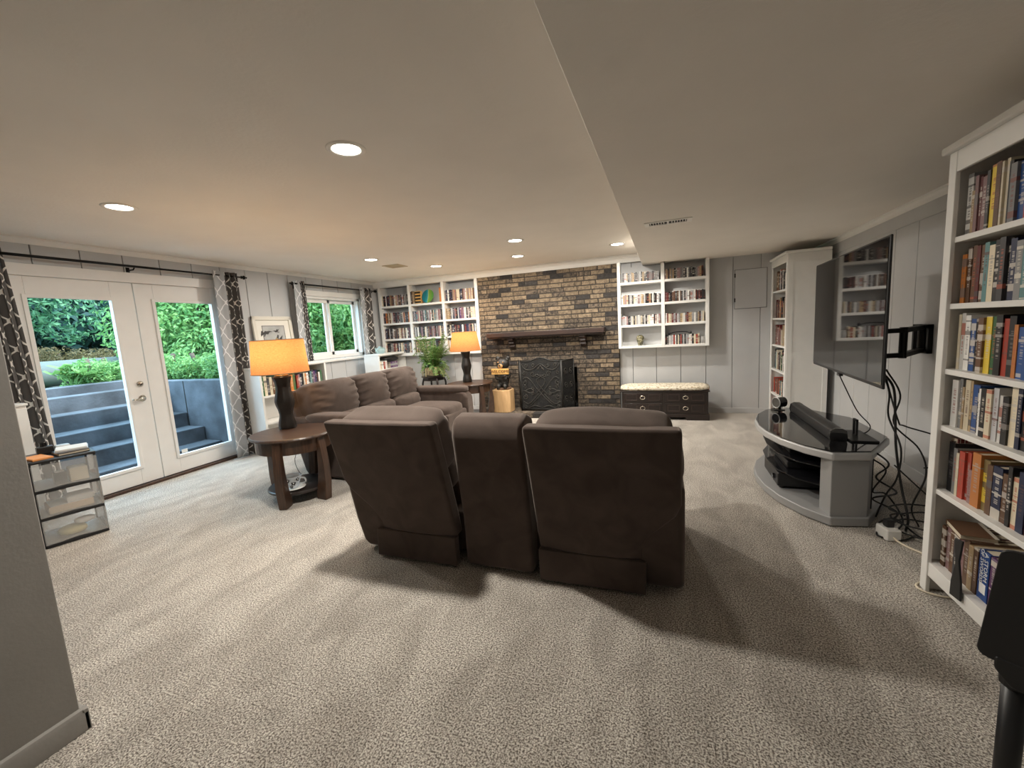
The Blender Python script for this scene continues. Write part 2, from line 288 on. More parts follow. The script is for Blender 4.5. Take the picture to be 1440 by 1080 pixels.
def text_mesh(txt, size, depth, name, mat, parent, loc, rot, sx=1, spacing=1, sub=None):
    c = bpy.data.curves.new(name, 'FONT'); c.body = txt; c.size = size; c.extrude = depth; c.align_x = 'CENTER'; c.align_y = 'CENTER'; c.space_character = spacing; c.resolution_u = 2
    t = bpy.data.objects.new('tmp_text', c); COL.objects.link(t); bpy.context.view_layer.update()
    me = bpy.data.meshes.new_from_object(t.evaluated_get(bpy.context.evaluated_depsgraph_get())); me.name = name
    bpy.data.objects.remove(t); me.materials.clear(); me.materials.append(MT[mat]); o = link(name, me, parent, loc=loc, rot=rot); o.scale = (sx, 1, 1); return o
ORD = 'first second third fourth fifth sixth seventh eighth ninth tenth eleventh twelfth thirteenth fourteenth fifteenth sixteenth seventeenth eighteenth nineteenth twentieth'.split()
ORD += ['twenty-'+x for x in ORD[:9]] + ['thirtieth'] + ['thirty-'+x for x in ORD[:9]] + ['fortieth']
R = random.Random(7)

# ------------------------------------------------------------------ the room
struct(Bx(XL-.15, XR+.15, YF-.15, YB+.15, -.1, 0).build('floor', 'carpet'), 'beige cut pile carpet')
struct(Bx(XL-.15, XR+.15, YF-.15, YB+.15, HC, HC+.15).build('ceiling', 'ceil'))
struct(Bx(SX, XR+.05, YF-.05, YB+.02, SZ, HC+.02).build('ceiling_soffit', 'ceil', bevel=.004), 'lower dropped ceiling above the right side of the room')
def planks(wall, axis, plane, t, a0, a1, z0, z1, start, pitch, holes, gap=.007):
    """vertical boards on a wall; holes = (a0,a1,z0,z1)"""
    cuts = [start + pitch*i for i in range(-40, 60)]
    cuts = sorted([c for c in cuts if a0 < c < a1] + [a0, a1]); n = 0
    for i in range(len(cuts)-1):
        l, r_ = cuts[i]+(gap/2 if i else 0), cuts[i+1]-(gap/2 if i < len(cuts)-2 else 0)
        pts = sorted([l, r_] + [q for h in holes for q in h[:2] if l < q < r_])
        for j in range(len(pts)-1):
            p, q = pts[j], pts[j+1]
            if q-p < .01: continue
            mid = (p+q)/2; segs = [(z0, z1)]
            for h in holes:
                if h[0] < mid < h[1]:
                    ns = []
                    for (s0, s1) in segs:
                        if h[2] > s0: ns.append((s0, min(s1, h[2])))
                        if h[3] < s1: ns.append((max(s0, h[3]), s1))
                    segs = ns
            for (s0, s1) in segs:
                if s1-s0 < .02: continue
                b = Bx(plane, plane+t, p, q, s0, s1) if axis == 'x' else Bx(p, q, plane, plane+t, s0, s1)
                b.build('panel_board', 'wall', wall, bevel=.003, seg=1)
D0, D1, DH = 1.83, 3.86, 2.10          # french door opening
W0, W1, WZ0, WZ1 = 5.02, 6.27, 1.10, 2.09    # window opening
x0, x1 = XL-.15, XL-.012
w = MB().box(x0, x1, YF, D0, 0, HC).box(x0, x1, D0, D1, DH, HC).box(x0, x1, D1, W0, 0, HC).box(x0, x1, W0, W1, 0, WZ0).box(x0, x1, W0, W1, WZ1, HC).box(x0, x1, W1, YB+.15, 0, HC)
wl = struct(w.build('wall_left', 'groove'), 'grey panelled wall with the glass doors and window')
planks(wl, 'x', XL-.012, .012, YF, YB, 0, HC, 4.11, .33, [(D0, D1, -1, DH), (W0, W1, WZ0, WZ1)])
wb = struct(MB().box(XL-.15, -5.01, YB+.012, YB+.15, 0, HC).box(-5.01, -2.995, YB+.012, YB+.15, 0, 1.04).box(-5.01, -2.995, YB+.012, YB+.15, 2.29, HC).box(-2.995, -2.12, YB+.012, YB+.15, 0, HC).box(-1.34, XR+.15, YB+.012, YB+.15, 0, HC).box(-2.12, -1.34, YB+.012, YB+.15, .74, HC).build('wall_back', 'groove'), 'grey panelled wall with the fireplace')
planks(wb, 'y', YB, .012, XL, XR, 0, HC, .905, .345, [(-3.0, -.67, -1, 3), (-5.012, -2.99, 1.04, 2.29)])
wr = struct(Bx(XR+.012, XR+.15, YF, YB+.15, 0, HC).build('wall_right', 'groove'), 'grey panelled wall behind the television')
planks(wr, 'x', XR, .012, YF, YB, 0, SZ, 4.36, .36, [])
struct(Bx(XL-.15, XR+.15, YF-.15, YF, 0, HC).build('wall_front', 'wall'))
PX, PY = -2.07, .755
wp = struct(Bx(PX-.14, PX, YF, PY, 0, HC).build('wall_partition', 'post', bevel=.004), 'grey wall end close to the camera')
struct(MB().prism([(PX, 0), (PX+.018, 0), (PX+.018, .07), (PX+.012, .085), (PX, .09)], YF, PY+.017, 'y').build('baseboard_partition', 'post', bevel=.002))
Bx(PX-.155, PX+.018, PY, PY+.017, 0, .085).build('baseboard_end', 'post', bpy.data.objects['baseboard_partition'], bevel=.004)
# crown mouldings and baseboards
def crown(name, pl, sgn, a0, a1, ax, zt, h=.075, d=.055):
    pr = [(pl, zt-h), (pl+sgn*d*.25, zt-h), (pl+sgn*d*.45, zt-h*.6), (pl+sgn*d*.8, zt-h*.3), (pl+sgn*d, zt-h*.25), (pl+sgn*d, zt), (pl, zt)]
    return struct(MB().prism(pr, a0, a1, ax).build(name, 'white'))
crown('trim_1', XL, 1, YF, YB-.05, 'y', HC, .05, .045)
crown('trim_2', YB-.10, -1, XL, SX, 'x', HC, .10, .06)
crown('trim_3', XR, -1, YF, YB, 'y', SZ, .06, .04)
struct(Bx(XL, SX, YB-.10, YB, 2.29, HC).build('trim_4', 'white'), 'white frieze board above the fireplace and shelves')
struct(Bx(XR-.012, XR, YF, YB, SZ-.17, SZ-.06).build('trim_5', 'wall', bevel=.002))
for nm, b in (('baseboard_left', Bx(XL, XL+.015, D1+.1, YB, 0, .09)), ('baseboard_back', MB().box(-.66, XR, YB-.015, YB, 0, .075).box(XL, -3.02, YB-.015, YB, 0, .075)), ('baseboard_right', Bx(XR-.015, XR, YF, YB, 0, .09))):
    struct(b.build(nm, 'wall', bevel=.004))
# french doors
def leaf(name, y0, y1, g0, g1, knob):
    xb, xf = XL-.055, XL-.01; z0, z1, gz0, gz1 = .035, 2.085, .22, 1.905
    o = struct(MB().box(xb, xf, y0, g0, z0, z1).box(xb, xf, g1, y1, z0, z1).box(xb, xf, g0, g1, z0, gz0).box(xb, xf, g0, g1, gz1, z1).build(name, 'door', bevel=.003), 'white glazed french door leaf')
    bd = MB(); e = .028
    for q in ((g0-e, g0+.004, gz0-e, gz1+e), (g1-.004, g1+e, gz0-e, gz1+e), (g0, g1, gz0-e, gz0+.004), (g0, g1, gz1-.004, gz1+e)): bd.box(xf-.005, xf+.012, *q)
    bd.build('glazing_bead', 'door', o, bevel=.004); Bx(XL-.036, XL-.030, g0, g1, gz0, gz1).build('pane', 'pane', o)
    if knob:
        yk = y1-.075; h = MB().lathe([(.001, 0), (.033, .001), (.033, .008), (.014, .014), (.012, .045)], 20); h.v = [(xf+p[2], yk+p[0], .91+p[1]) for p in h.v]; h.build('rosette', 'nickel', o, smooth=True)
        MB().tube([(xf+.045, yk, .91), (xf+.05, yk-.03, .915), (xf+.048, yk-.07, .905), (xf+.046, yk-.11, .912)], [.012, .011, .009, .007], 8).build('lever_handle', 'nickel', o, smooth=True)
        h = MB().lathe([(.001, 0), (.03, .001), (.03, .01), (.02, .016), (.001, .017)], 20); h.v = [(xf+p[2], yk+p[0], 1.06+p[1]) for p in h.v]; h.build('deadbolt', 'nickel', o, smooth=True)
    else: Bx(xf, xf+.004, y0+.205, y0+.265, .235, .275).build('sticker', 'paper', o)
    return o
leaf('door_1', 1.875, 2.838, 2.05, 2.645, True)
leaf('door_2', 2.846, 3.815, 3.02, 3.625, False)
cs = MB()
for q in ((D0-.07, D0+.045, 0, DH+.085), (D1-.045, D1+.07, 0, DH+.085), (D0-.07, D1+.07, DH-.014, DH+.085)): cs.box(XL, XL+.018, *q)
for q in ((D0, D0+.045, 0, DH), (D1-.045, D1, 0, DH), (D0, D1, DH-.015, DH)): cs.box(XL-.15, XL, *q)
struct(cs.build('trim_6', 'door', bevel=.003), 'white casing around the french doors')
struct(Bx(XL-.15, XL+.03, D0, D1, 0, .028).build('trim_7', 'oak', bevel=.004), 'door threshold')
# window
xf = XL-.02
wf = MB()
for q in ((W0, W0+.05, WZ0, WZ1), (W1-.05, W1, WZ0, WZ1), (W0, W1, WZ0, WZ0+.05), (W0, W1, WZ1-.05, WZ1)): wf.box(XL-.12, XL-.01, *q)
wo = struct(wf.build('window_1', 'white', bevel=.003), 'white sliding window')
for nm, a, b, xx in (('sash', W0+.05, 5.60, XL-.06), ('sash', 5.50, W1-.05, XL-.09)):
    sh = MB()
    for q in ((a, a+.055, WZ0+.05, WZ1-.05), (b-.055, b, WZ0+.05, WZ1-.05), (a, b, WZ0+.05, WZ0+.105), (a, b, WZ1-.105, WZ1-.05)): sh.box(xx-.03, xx, *q)
    so = sh.build(nm, 'white', wo, bevel=.004); Bx(xx-.018, xx-.012, a+.05, b-.05, WZ0+.1, WZ1-.1).build('pane', 'pane', so)
for z in (1.28, 1.75): MB().box(XL-.06, XL-.045, 5.55, 5.585, z, z+.07).build('latch', 'white', wo, bevel=.006)
cs = MB()
for q in ((W0-.075, W0+.01, WZ0-.02, WZ1+.07), (W1-.01, W1+.075, WZ0-.02, WZ1+.07), (W0-.075, W1+.075, WZ1-.01, WZ1+.07)): cs.box(XL, XL+.02, *q)
struct(cs.build('trim_8', 'white', bevel=.003), 'white window casing')
struct(Bx(XL-.02, XL+.05, W0-.1, W1+.1, WZ0-.055, WZ0-.015).build('trim_9', 'white', bevel=.006), 'white window sill')

# ------------------------------------------------------------------ chimney wall of bricks
BX0, BX1, BF, BT = -3.0, -.672, 6.72, 2.295
FX0, FX1, FZ = -2.12, -1.34, .74
cb = MB().box(BX0, FX0, BF+.008, YB+.01, 0, BT).box(FX1, BX1, BF+.008, YB+.01, 0, BT).box(FX0, FX1, BF+.008, YB+.01, FZ, BT)
chim = struct(cb.build('wall_chimney', 'mortar'), 'tan and charcoal brick fireplace wall')
fb = MB().box(FX0, FX1, YB+.30, YB+.33, 0, FZ).box(FX0-.03, FX0, BF+.02, YB+.33, 0, FZ).box(FX1, FX1+.03, BF+.02, YB+.33, 0, FZ).box(FX0, FX1, BF+.02, YB+.33, FZ, FZ+.03).box(FX0, FX1, BF+.02, YB+.33, .05, .08)
fb.build('firebox', 'soot', chim)
meshes = {}
def brick_mesh(L, mat):
    k = (round(L, 3), mat)
    if k not in meshes:
        b = Bx(-L/2, L/2, 0, .06, 0, .0615); e = .003
        b.v[0] = (-L/2+e, 0, e); b.v[1] = (L/2-e, 0, e); b.v[4] = (-L/2+e, 0, .0615-e); b.v[5] = (L/2-e, 0, .0615-e)
        b = b.add([], [])
        meshes[k] = b.mesh('brick', mat)
    return meshes[k]
rb = random.Random(21); rest = MB(); allb = []
row = 0; z = .006
while z < BT-.05:
    x = BX0 + (0 if row % 2 else -.107) + rb.choice((0, 0, 0, .02, -.02))
    if row % 5 == 3: x -= .055
    while x < BX1-.01:
        L = .205 if rb.random() > .07 else .098
        a, b = max(x, BX0), min(x+L, BX1)
        if z < FZ and b > FX0 and a < FX1:
            if a < FX0-.04: b = min(b, FX0)
            elif b > FX1+.04: a = max(a, FX1)
            else: a = b
        if b-a > .03:
            dark = rb.random(); lower = z < 1.35
            mat = 'brickdark' if dark < (.20 if lower else .13) else ('brickmid' if dark < (.62 if lower else .34) else 'bricktan')
            if -2.3 < (a+b)/2 < -1.25 and .7 < z < 1.05 and mat == 'bricktan': mat = 'brickmid'
            allb.append((a, b, z, mat, rb.uniform(-.003, .003)))
        x += L+.009
    row += 1; z += .0718
hid = lambda q: (q[2] < .08) or (-2.62 < (q[0]+q[1])/2 < -1.2 and q[2] < .62) or (q[2] < .5 and q[0] < -2.6)
vis = [q for q in allb if not hid(q)]; low = [q for q in allb if hid(q)]
vis.sort(key=lambda q: -q[2]); low += vis[300:]; vis = vis[:300]
for a, b, z, mat, dy in vis: link('brick', brick_mesh(round((b-a)/.01)*.01, mat), chim, loc=((a+b)/2, BF+dy, z))
for a, b, z, mat, dy in low: rest.box(a, b, BF+dy, BF+.05, z, z+.0615)
o = rest.build('lower_bricks', 'brickmid', chim); o['kind'] = 'stuff'
# hearth
he = struct(Bx(-3.0, -.72, 6.20, 6.71, 0, .055).build('hearth', 'mortar'), 'low brick hearth')
for i in range(11):
    for j in range(3):
        link('brick', brick_mesh(.2, rb.choice(('brickmid', 'brickmid', 'brickdark'))), he, loc=(-2.885+.205*i+(0.0), 6.196+.17*j, .015)).scale = (1, 2.7, 1)
# mantel
mt = thing('mantel_shelf', 'dark wood mantel shelf on the brick fireplace wall', 'mantel', (-1.83, BF, 1.275))
Bx(-.965, .965, -.22, .0, 0, .075).build('shelf_board', 'mantel', mt, bevel=.008)
Bx(-.94, .94, -.19, .0, -.022, 0).build('moulding', 'mantel', mt, bevel=.006)
for sx in (-.575, .615):
    pr = [(0, -.022), (-.15, -.022), (-.15, -.06), (-.10, -.085), (-.105, -.115), (-.06, -.14), (-.065, -.17), (-.03, -.21), (0, -.22)]
    MB().prism(pr, sx-.045, sx+.045, 'x').build('corbel', 'mantel', mt, bevel=.006)

# ------------------------------------------------------------------ ceiling fittings
def downlight(x, y, label, pw=1.0):
    t = thing('recessed_light', label, 'ceiling light', (x, y, HC), 0, 'recessed ceiling lights')
    MB().lathe([(.073, -.004), (.078, -.008), (.098, -.006), (.102, -.001), (.102, .004), (.073, .004)], 32, cap=False).build('trim_ring', 'cantrim', t, smooth=True)
    MB().disc((0, 0, -.003), .074).build('bulb_face', 'can', t)
    l = bpy.data.lights.new('downlight', 'AREA'); l.energy = CAN_W*pw; l.shape = 'DISK'; l.size = .14; l.color = (1, .94, .845)
    lo = bpy.data.objects.new('downlight_beam', l); COL.objects.link(lo); lo.parent = t; lo.location = (0, 0, -.012)
downlight(-1.585, 1.97, 'large bright recessed light in the ceiling above the loveseat', 1.3)
downlight(-3.565, 1.99, 'recessed ceiling light nearest the french doors', .38)
downlight(-3.583, 4.72, 'recessed ceiling light beside the small beige ceiling vent, nearer the camera', .8)
downlight(-1.60, 4.725, 'recessed ceiling light straight in front of the fireplace, nearer of two')
downlight(-3.21, 5.745, 'recessed ceiling light in front of the left wall bookshelves', .55)
downlight(-1.914, 5.735, 'recessed ceiling light closest to the brick chimney wall', .75)
downlight(-.565, 5.73, 'recessed ceiling light right against the soffit edge', .75)
v = thing('soffit_vent', 'white metal register with dark slots in the low soffit', 'vent', (.03, 4.0, SZ), -.02)
Bx(-.155, .155, -.052, .052, -.002, 0).build('backing', 'ventdark', v)
fr = MB()
for q in ((-.19, .19, -.075, -.05), (-.19, .19, .05, .075), (-.19, -.15, -.05, .05), (.15, .19, -.05, .05), (-.008, .008, -.05, .05)): fr.box(*q, -.008, 0)
fr.build('frame', 'vent', v, bevel=.002)
for i in range(14):
    xx = -.14+.28*i/13
    if abs(xx) > .012: MB().box(xx-.0028, xx+.0028, -.05, .05, -.007, -.002).build('slat', 'vent', v)
v = thing('ceiling_vent', 'small square beige vent grille in the far left ceiling', 'vent', (-3.66, 5.35, HC))
fr = MB()
for q in ((-.13, .13, -.13, -.10), (-.13, .13, .10, .13), (-.13, -.10, -.1, .1), (.10, .13, -.1, .1)): fr.box(*q, -.008, 0)
fr.build('frame', 'ventbrown', v); Bx(-.1, .1, -.1, .1, -.003, 0).build('backing', 'ventbrown', v)
for i in range(6): MB().box(-.1, .1, -.09+.033*i, -.075+.033*i, -.007, -.003).build('slat', 'ventbrown', v)
v = thing('access_panel', 'grey painted access hatch with two hinges on the panelled back wall', 'hatch', (1.125, YB, 1.505))
Bx(-.195, .195, -.014, 0, 0, .53).build('panel', 'wall', v, bevel=.003); Bx(-.203, .203, -.004, 0, -.008, .538).build('reveal', 'groove', v)
for z in (.09, .43): Bx(-.205, -.19, -.018, 0, z, z+.055).build('hinge', 'blackmetal', v)

# ------------------------------------------------------------------ reclining seats
def lean_y(z, a=.22): # rear face of the leaning back: y offset at height z
    return -a*max(0, (z-.12)/.81)**1.15
def back_shell(x0, x1, nar0, nar1, ztop=.93, thick=.10, a=.22):
    """rear shell of a recliner back, narrower at the bottom on the outer side"""
    zs = [.19, .24, .30, .36, .42, .48, .54, .62, .72, .82, .90, ztop]; b = MB(); rows = []
    def sm(z): t = min(1, max(0, (z-.28)/.26)); return 1-(t*t*(3-2*t))
    for z in zs:
        l, r_ = x0+nar0*sm(z), x1-nar1*sm(z); y = lean_y(z, a); k = .012 if z < .3 else 0
        rows.append([(l, y+k, z), (l+.25*(r_-l), y-.008, z), (l+.5*(r_-l), y-.012, z), (l+.75*(r_-l), y-.008, z), (r_, y+k, z), (r_, y+thick, z), ((l+r_)/2, y+thick, z), (l, y+thick, z)])
    n = 8; vs = [p for r_ in rows for p in r_]; fs = []
    for j in range(len(rows)-1):
        for i in range(n): fs.append((j*n+i, j*n+(i+1) % n, (j+1)*n+(i+1) % n, (j+1)*n+i))
    fs.append(tuple(range(n-1, -1, -1))); fs.append(tuple(range((len(rows)-1)*n, len(rows)*n)))
    return b.add(vs, fs)
def arm(root, x0, x1, h=.62, front=.93):
    pr = [(.06, .02), (front-.03, .02), (front, .2), (front-.01, h-.10), (front-.07, h-.03), (.3, h-.01), (.05, h), (-.10, h+.02), (-.07, .45), (-.03, .25), (.02, .08)]
    MB().prism(pr, x0, x1, 'x').build('arm', 'suede', root, bevel=.035, seg=4)
    MB().pillow(((x0+x1)/2, .50, h-.005), ((x1-x0)/2+.012, .44, .055), 4, (6, 14, 6), wr=.0).build('arm_pad', 'suede', root, smooth=True)
def loveseat():
    t = thing('reclining_loveseat', 'dark brown suede reclining loveseat with centre console, seen from behind', 'loveseat', (-.905, 2.105, 0))
    Bx(-.76, .76, .10, .86, .05, .30).build('base_frame', 'suede', t, bevel=.02)
    for s in (-1, 1):
        xa, xb = (.24, .97) if s > 0 else (-.985, -.27)
        back_shell(xa, xb, 0 if s > 0 else .17, .17 if s > 0 else 0).build('back_shell', 'suede', t, bevel=.022, seg=3)
        sk = MB().prism([(xa+(.0 if s > 0 else .15), .02), (xb-(.17 if s > 0 else .0), .02), (xb-(.165 if s > 0 else .0), .20), (xa+(.0 if s > 0 else .16), .20)], -.03, .02, 'y')
        sk.build('skirt_flap', 'suede', t, bevel=.008)
        cx = (xa+xb)/2
        MB().pillow((cx-s*.005, -.018, .772), (.338, .125, .195), 6, (26, 10, 18), lean=.28, wr=.016, seed=3+s, top=.05).build('head_cushion', 'suede', t, smooth=True)
        MB().pillow((cx, .10, .55), (.325, .13, .12), 4, (20, 8, 10), lean=.12, wr=.006, seed=5+s, top=.03).build('lumbar_cushion', 'suede', t, smooth=True)
        MB().pillow((cx-s*.0, .53, .37), (.33, .36, .11), 5, (18, 16, 8), wr=.004, seed=9+s).build('seat_cushion', 'suede', t, smooth=True)
        Bx(cx-.32, cx+.32, .86, .93, .06, .38).build('footrest_panel', 'suede', t, bevel=.03, seg=3)
        Bx(cx-.22, cx+.22, .2, .7, 0, .05).build('foot_rail', 'blackmetal', t)
        arm(t, .775 if s > 0 else -.985, .985 if s > 0 else -.775)
    zs = [(0, .02), (-.005, .3), (-.045, .6), (-.075, .82), (-.065, .885), (-.03, .925), (.05, .94), (.14, .91), (.17, .8), (.17, .5), (.9, .48), (.9, .02)]
    MB().prism(zs, -.225, .195, 'x').build('console', 'suede', t, bevel=.03, seg=4)
    return t
loveseat()
def sofa():
    t = thing('reclining_sofa', 'brown suede three seat reclining sofa along the window wall', 'sofa', (-3.52, 4.265, 0), -pi/2)
    H = 1.06; n = 3; iw = (2*H-.40)/3
    Bx(-H+.1, H-.1, .08, .86, .05, .30).build('base_frame', 'suede', t, bevel=.02)
    Bx(-H+.15, H-.15, .2, .7, 0, .05).build('foot_rail', 'blackmetal', t)
    for s in (-1, 1): arm(t, -H if s < 0 else H-.2, -H+.2 if s < 0 else H, .62, .98)
    for i in range(n):
        cx = -H+.2+iw*(i+.5)
        back_shell(cx-iw/2-(.16 if i == 0 else 0), cx+iw/2+(.16 if i == 2 else 0), .14 if i == 0 else 0, .14 if i == 2 else 0, .86).build('back_shell', 'suede', t, bevel=.022, seg=3)
        ex = .055 if i != 1 else 0; sx_ = -.5*ex if i == 0 else .5*ex if i == 2 else 0
        MB().pillow((cx+sx_*1.6, .02, .745), (iw/2+.012+ex*.8, .145, .215), 5.5, (32, 10, 24), lean=.16, wr=.015, seed=20+i, top=.06).build('head_cushion', 'suede', t, smooth=True)
        MB().pillow((cx, .15, .50), (iw/2, .13, .11), 4, (20, 8, 10), lean=.16, wr=.006, seed=30+i, top=.03).build('lumbar_cushion', 'suede', t, smooth=True)
        MB().pillow((cx, .58, .37), (iw/2+.003, .37, .115), 5, (18, 16, 8), wr=.004, seed=40+i).build('seat_cushion', 'suede', t, smooth=True)
        Bx(cx-iw/2+.01, cx+iw/2-.01, .90, .97, .06, .38).build('footrest_panel', 'suede', t, bevel=.03, seg=3)
sofa()

# ------------------------------------------------------------------ end tables and lamps
def end_table(loc, rz, label, h=.60):
    t = thing('end_table', label, 'table', loc, rz, 'matching round end tables')
    MB().lathe([(.345, h-.030), (.362, h-.022), (.366, h-.012), (.360, h-.002), (.352, h)], 48, sx=1.0, sy=.96).build('table_top', 'oak', t, smooth=False)
    MB().lathe([(.315, h-.145), (.318, h-.03)], 40, sy=.96).build('apron', 'oak', t, smooth=False)
    MB().lathe([(.25, .085), (.262, .092), (.262, .108), (.255, .114)], 40).build('lower_shelf', 'espresso', t)
    for a in (-68, -4, 112, 176):
        pr = [(.27, h-.03), (.30, h-.12), (.29, .30), (.262, .14), (.24, .08), (.235, .0), (.345, 0), (.365, .16), (.362, .34), (.345, h-.12), (.328, h-.03)]
        MB().prism([(p[0], p[1]) for p in pr], -.034, .034, 'y').build('leg', 'oak', t, bevel=.006, rot=(0, 0, rad(a)))
    return t
end_table((-3.165, 2.83, 0), 0, 'round dark wood end table between the doors and the loveseat')
end_table((-2.93, 6.04, 0), rad(35), 'round dark wood end table at the far end of the sofa')
def lamp(loc, label, r0, r1, h0, h1, rz=0, wpow=1.0, sy=1.0):
    t = thing('table_lamp', label, 'lamp', loc, rz, 'matching table lamps')
    rip = lambda a, z: 1+.03*cos(8*a)
    prof = [(r*.88, z) for r, z in [(.075, 0), (.084, .008), (.085, .03), (.078, .07), (.066, .115), (.064, .135), (.072, .18), (.088, .225), (.093, .255), (.090, .285), (.076, .34), (.066, .385), (.066, .40), (.075, .44), (.086, .475), (.088, .485), (.08, .49)]]
    MB().lathe(prof, 48, rip=rip).build('lamp_body', 'lamp', t, smooth=True)
    MB().lathe([(.045, .49), (.06, .492), (.06, .503), (.02, .508), (.02, .56), (.012, .56)], 20).build('socket', 'brass', t, smooth=True)
    MB().lathe([(.012, .555), (.02, .57), (.034, .61), (.034, .635), (.02, .66), (.004, .668)], 16).build('bulb', 'bulb', t, smooth=True)
    MB().lathe([(r0, h0), (r1, h1)], 64, cap=False, sy=sy).build('lamp_shade', 'shade', t, smooth=True)
    for r, z in ((r0, h0), (r1, h1)): MB().tube([(r*cos(i*pi/24), r*sy*sin(i*pi/24), z) for i in range(48)], .004, 6, True).build('shade_rim', 'shadetrim', t, smooth=True)
    hp = MB().tube([(.025, 0, .55), (.07, 0, .62), (.06, 0, .72), (0, 0, h1-.01)], .003).tube([(-.025, 0, .55), (-.07, 0, .62), (-.06, 0, .72), (0, 0, h1-.01)], .003)
    for a in range(3): hp.tube([(0, 0, h1-.01), (r1*cos(a*2.094), r1*sy*sin(a*2.094), h1-.005)], .003)
    hp.build('harp', 'brass', t); MB().lathe([(.004, h1-.01), (.012, h1), (.010, h1+.012), (.004, h1+.02)], 12).build('finial', 'brass', t, smooth=True)
    l = bpy.data.lights.new('lamp_bulb', 'POINT'); l.energy = LAMP_W*wpow; l.color = (1, .62, .28); l.shadow_soft_size = .035
    lo = bpy.data.objects.new('lamp_light', l); COL.objects.link(lo); lo.parent = t; lo.location = (0, 0, .70)
lamp((-3.34, 2.93, .60), 'table lamp with wide drum shade on the end table near the doors', .240, .218, .525, .825)
lamp((-3.0, 6.10, .60), 'table lamp with tapered shade on the far end table by the fireplace', .245, .19, .50, .80, wpow=.85)

# ------------------------------------------------------------------ television, stand, sound bar, cables
tv = thing('television', 'large flat television on a swing arm, tilted out from the right wall', 'television', (1.155, 3.565, .955), rad(-90-3.2))
Wt, Ht = .728, .825
Bx(-Wt, Wt, 0, .014, 0, Ht).build('housing', 'black', tv, bevel=.006)
Bx(-Wt+.012, Wt-.012, -.003, .002, .022, Ht-.012).build('screen', 'screen', tv)
Bx(-Wt*.8, Wt*.8, .012, .06, .06, Ht*.72).build('rear_cover', 'black', tv, bevel=.02)
Bx(-.03, .03, -.012, .01, -.012, .004).build('sensor_bar', 'black', tv)
wm = thing('tv_wall_mount', 'black articulated swing arm bracket bolted to the right wall', 'bracket', (XR, 4.18, 1.145))
fr = MB()
for q in ((-.11, .11, -.11, -.085), (-.11, .11, .085, .11), (-.11, -.09, -.11, .11), (.09, .11, -.11, .11)): fr.box(-.03, 0, *q)
fr.build('wall_plate', 'blackmetal', wm)
def bar(a, b, w, h): 
    a = Vector(a); b = Vector(b); d = (b-a).normalized(); n = Vector((-d.y, d.x, 0))*w; zz = Vector((0, 0, h)); m = MB()
    return m.add([a-n-zz, a+n-zz, b+n-zz, b-n-zz, a-n+zz, a+n+zz, b+n+zz, b-n+zz], [(3,2,1,0),(4,5,6,7),(0,1,5,4),(1,2,6,5),(2,3,7,6),(3,0,4,7)])
for z in (-.088, .088):
    bar((-.02, 0, z), (-.30, -.40, z), .02, .016).build('arm', 'blackmetal', wm); bar((-.30, -.40, z), (-.62, -.50, z), .02, .016).build('arm', 'blackmetal', wm)
for x, y in ((-.02, 0), (-.30, -.40), (-.60, -.49)): MB().lathe([(.024, -.11), (.024, .11)], 12, (x, y, 0)).build('pivot', 'blackmetal', wm)
Bx(-.66, -.63, -.72, -.40, -.14, .14).build('tv_plate', 'blackmetal', wm)
st = thing('tv_stand', 'silver grey curved television stand with black glass top', 'tv stand', (1.10, 3.90, 0))
def plan(sc=1, off=0):
    front = [(-.10, -.76), (-.22, -.62), (-.32, -.42), (-.375, -.2), (-.39, 0), (-.375, .2), (-.32, .42), (-.22, .62), (-.10, .76)]
    back = [(.12, .72), (.36, .33), (.36, -.33), (.12, -.72)]
    return [((x+off)*sc, y*sc) for x, y in (front+back)][::-1]
MB().prism(plan(), .005, .065).build('base', 'greypanel', st, bevel=.008)
MB().prism(plan(), .445, .497).build('top_rim', 'silver', st, bevel=.012, seg=3)
MB().prism(plan(.975), .497, .505).build('glass_top', 'blackgloss', st)
for s in (-1, 1):
    pr = [(-.10, s*.745), (.115, s*.70), (.16, s*.62), (.16, s*.55), (-.12, s*.60)]
    MB().prism(pr if s < 0 else pr[::-1], .06, .45).build('side_panel', 'greypanel', st, bevel=.006)
Bx(.16, .19, -.56, .56, .06, .45).build('back_panel', 'black', st)
for z in (.205, .335):
    pr = [(.15, -.56), (-.10, -.56), (-.22, -.45), (-.30, -.25), (-.32, 0), (-.30, .25), (-.22, .45), (-.10, .56), (.15, .56)]
    MB().prism(pr[::-1], z, z+.008).build('glass_shelf', 'smoke', st, bevel=.002)
dv = thing('disc_player', 'slim black disc player on the upper shelf of the television stand', 'player', (1.02, 3.88, .343), -pi/2)
Bx(-.25, .25, -.14, .14, 0, .055).build('body', 'black', dv, bevel=.006); Bx(-.2, .05, -.143, -.139, .02, .035).build('tray', 'blackgloss', dv)
dv = thing('game_console', 'black box on the lower glass shelf of the television stand', 'console', (1.0, 3.86, .213), -pi/2)
Bx(-.2, .2, -.13, .13, 0, .062).build('body', 'black', dv, bevel=.012); Bx(-.18, .18, -.133, -.129, .02, .024).build('seam', 'blackgloss', dv)
dv = thing('av_receiver', 'bulky black receiver standing on the base of the television stand', 'receiver', (.98, 3.84, .065), -pi/2)
Bx(-.23, .23, -.18, .16, .02, .125).build('body', 'black', dv, bevel=.01)
for sx in (-.19, .19):
    for sy in (-.14, .12): MB().lathe([(.02, 0), (.02, .02)], 12, (sx, sy, 0)).build('foot', 'black', dv)
k = MB().lathe([(.022, 0), (.02, .016)], 16); k.v = [(.13+p[0], -.18-p[2], .07+p[1]) for p in k.v]; k.build('volume_knob', 'blackgloss', dv)
sb = thing('sound_bar', 'long black sound bar lying on the glass stand top', 'speaker', (1.12, 3.94, .505), -pi/2)
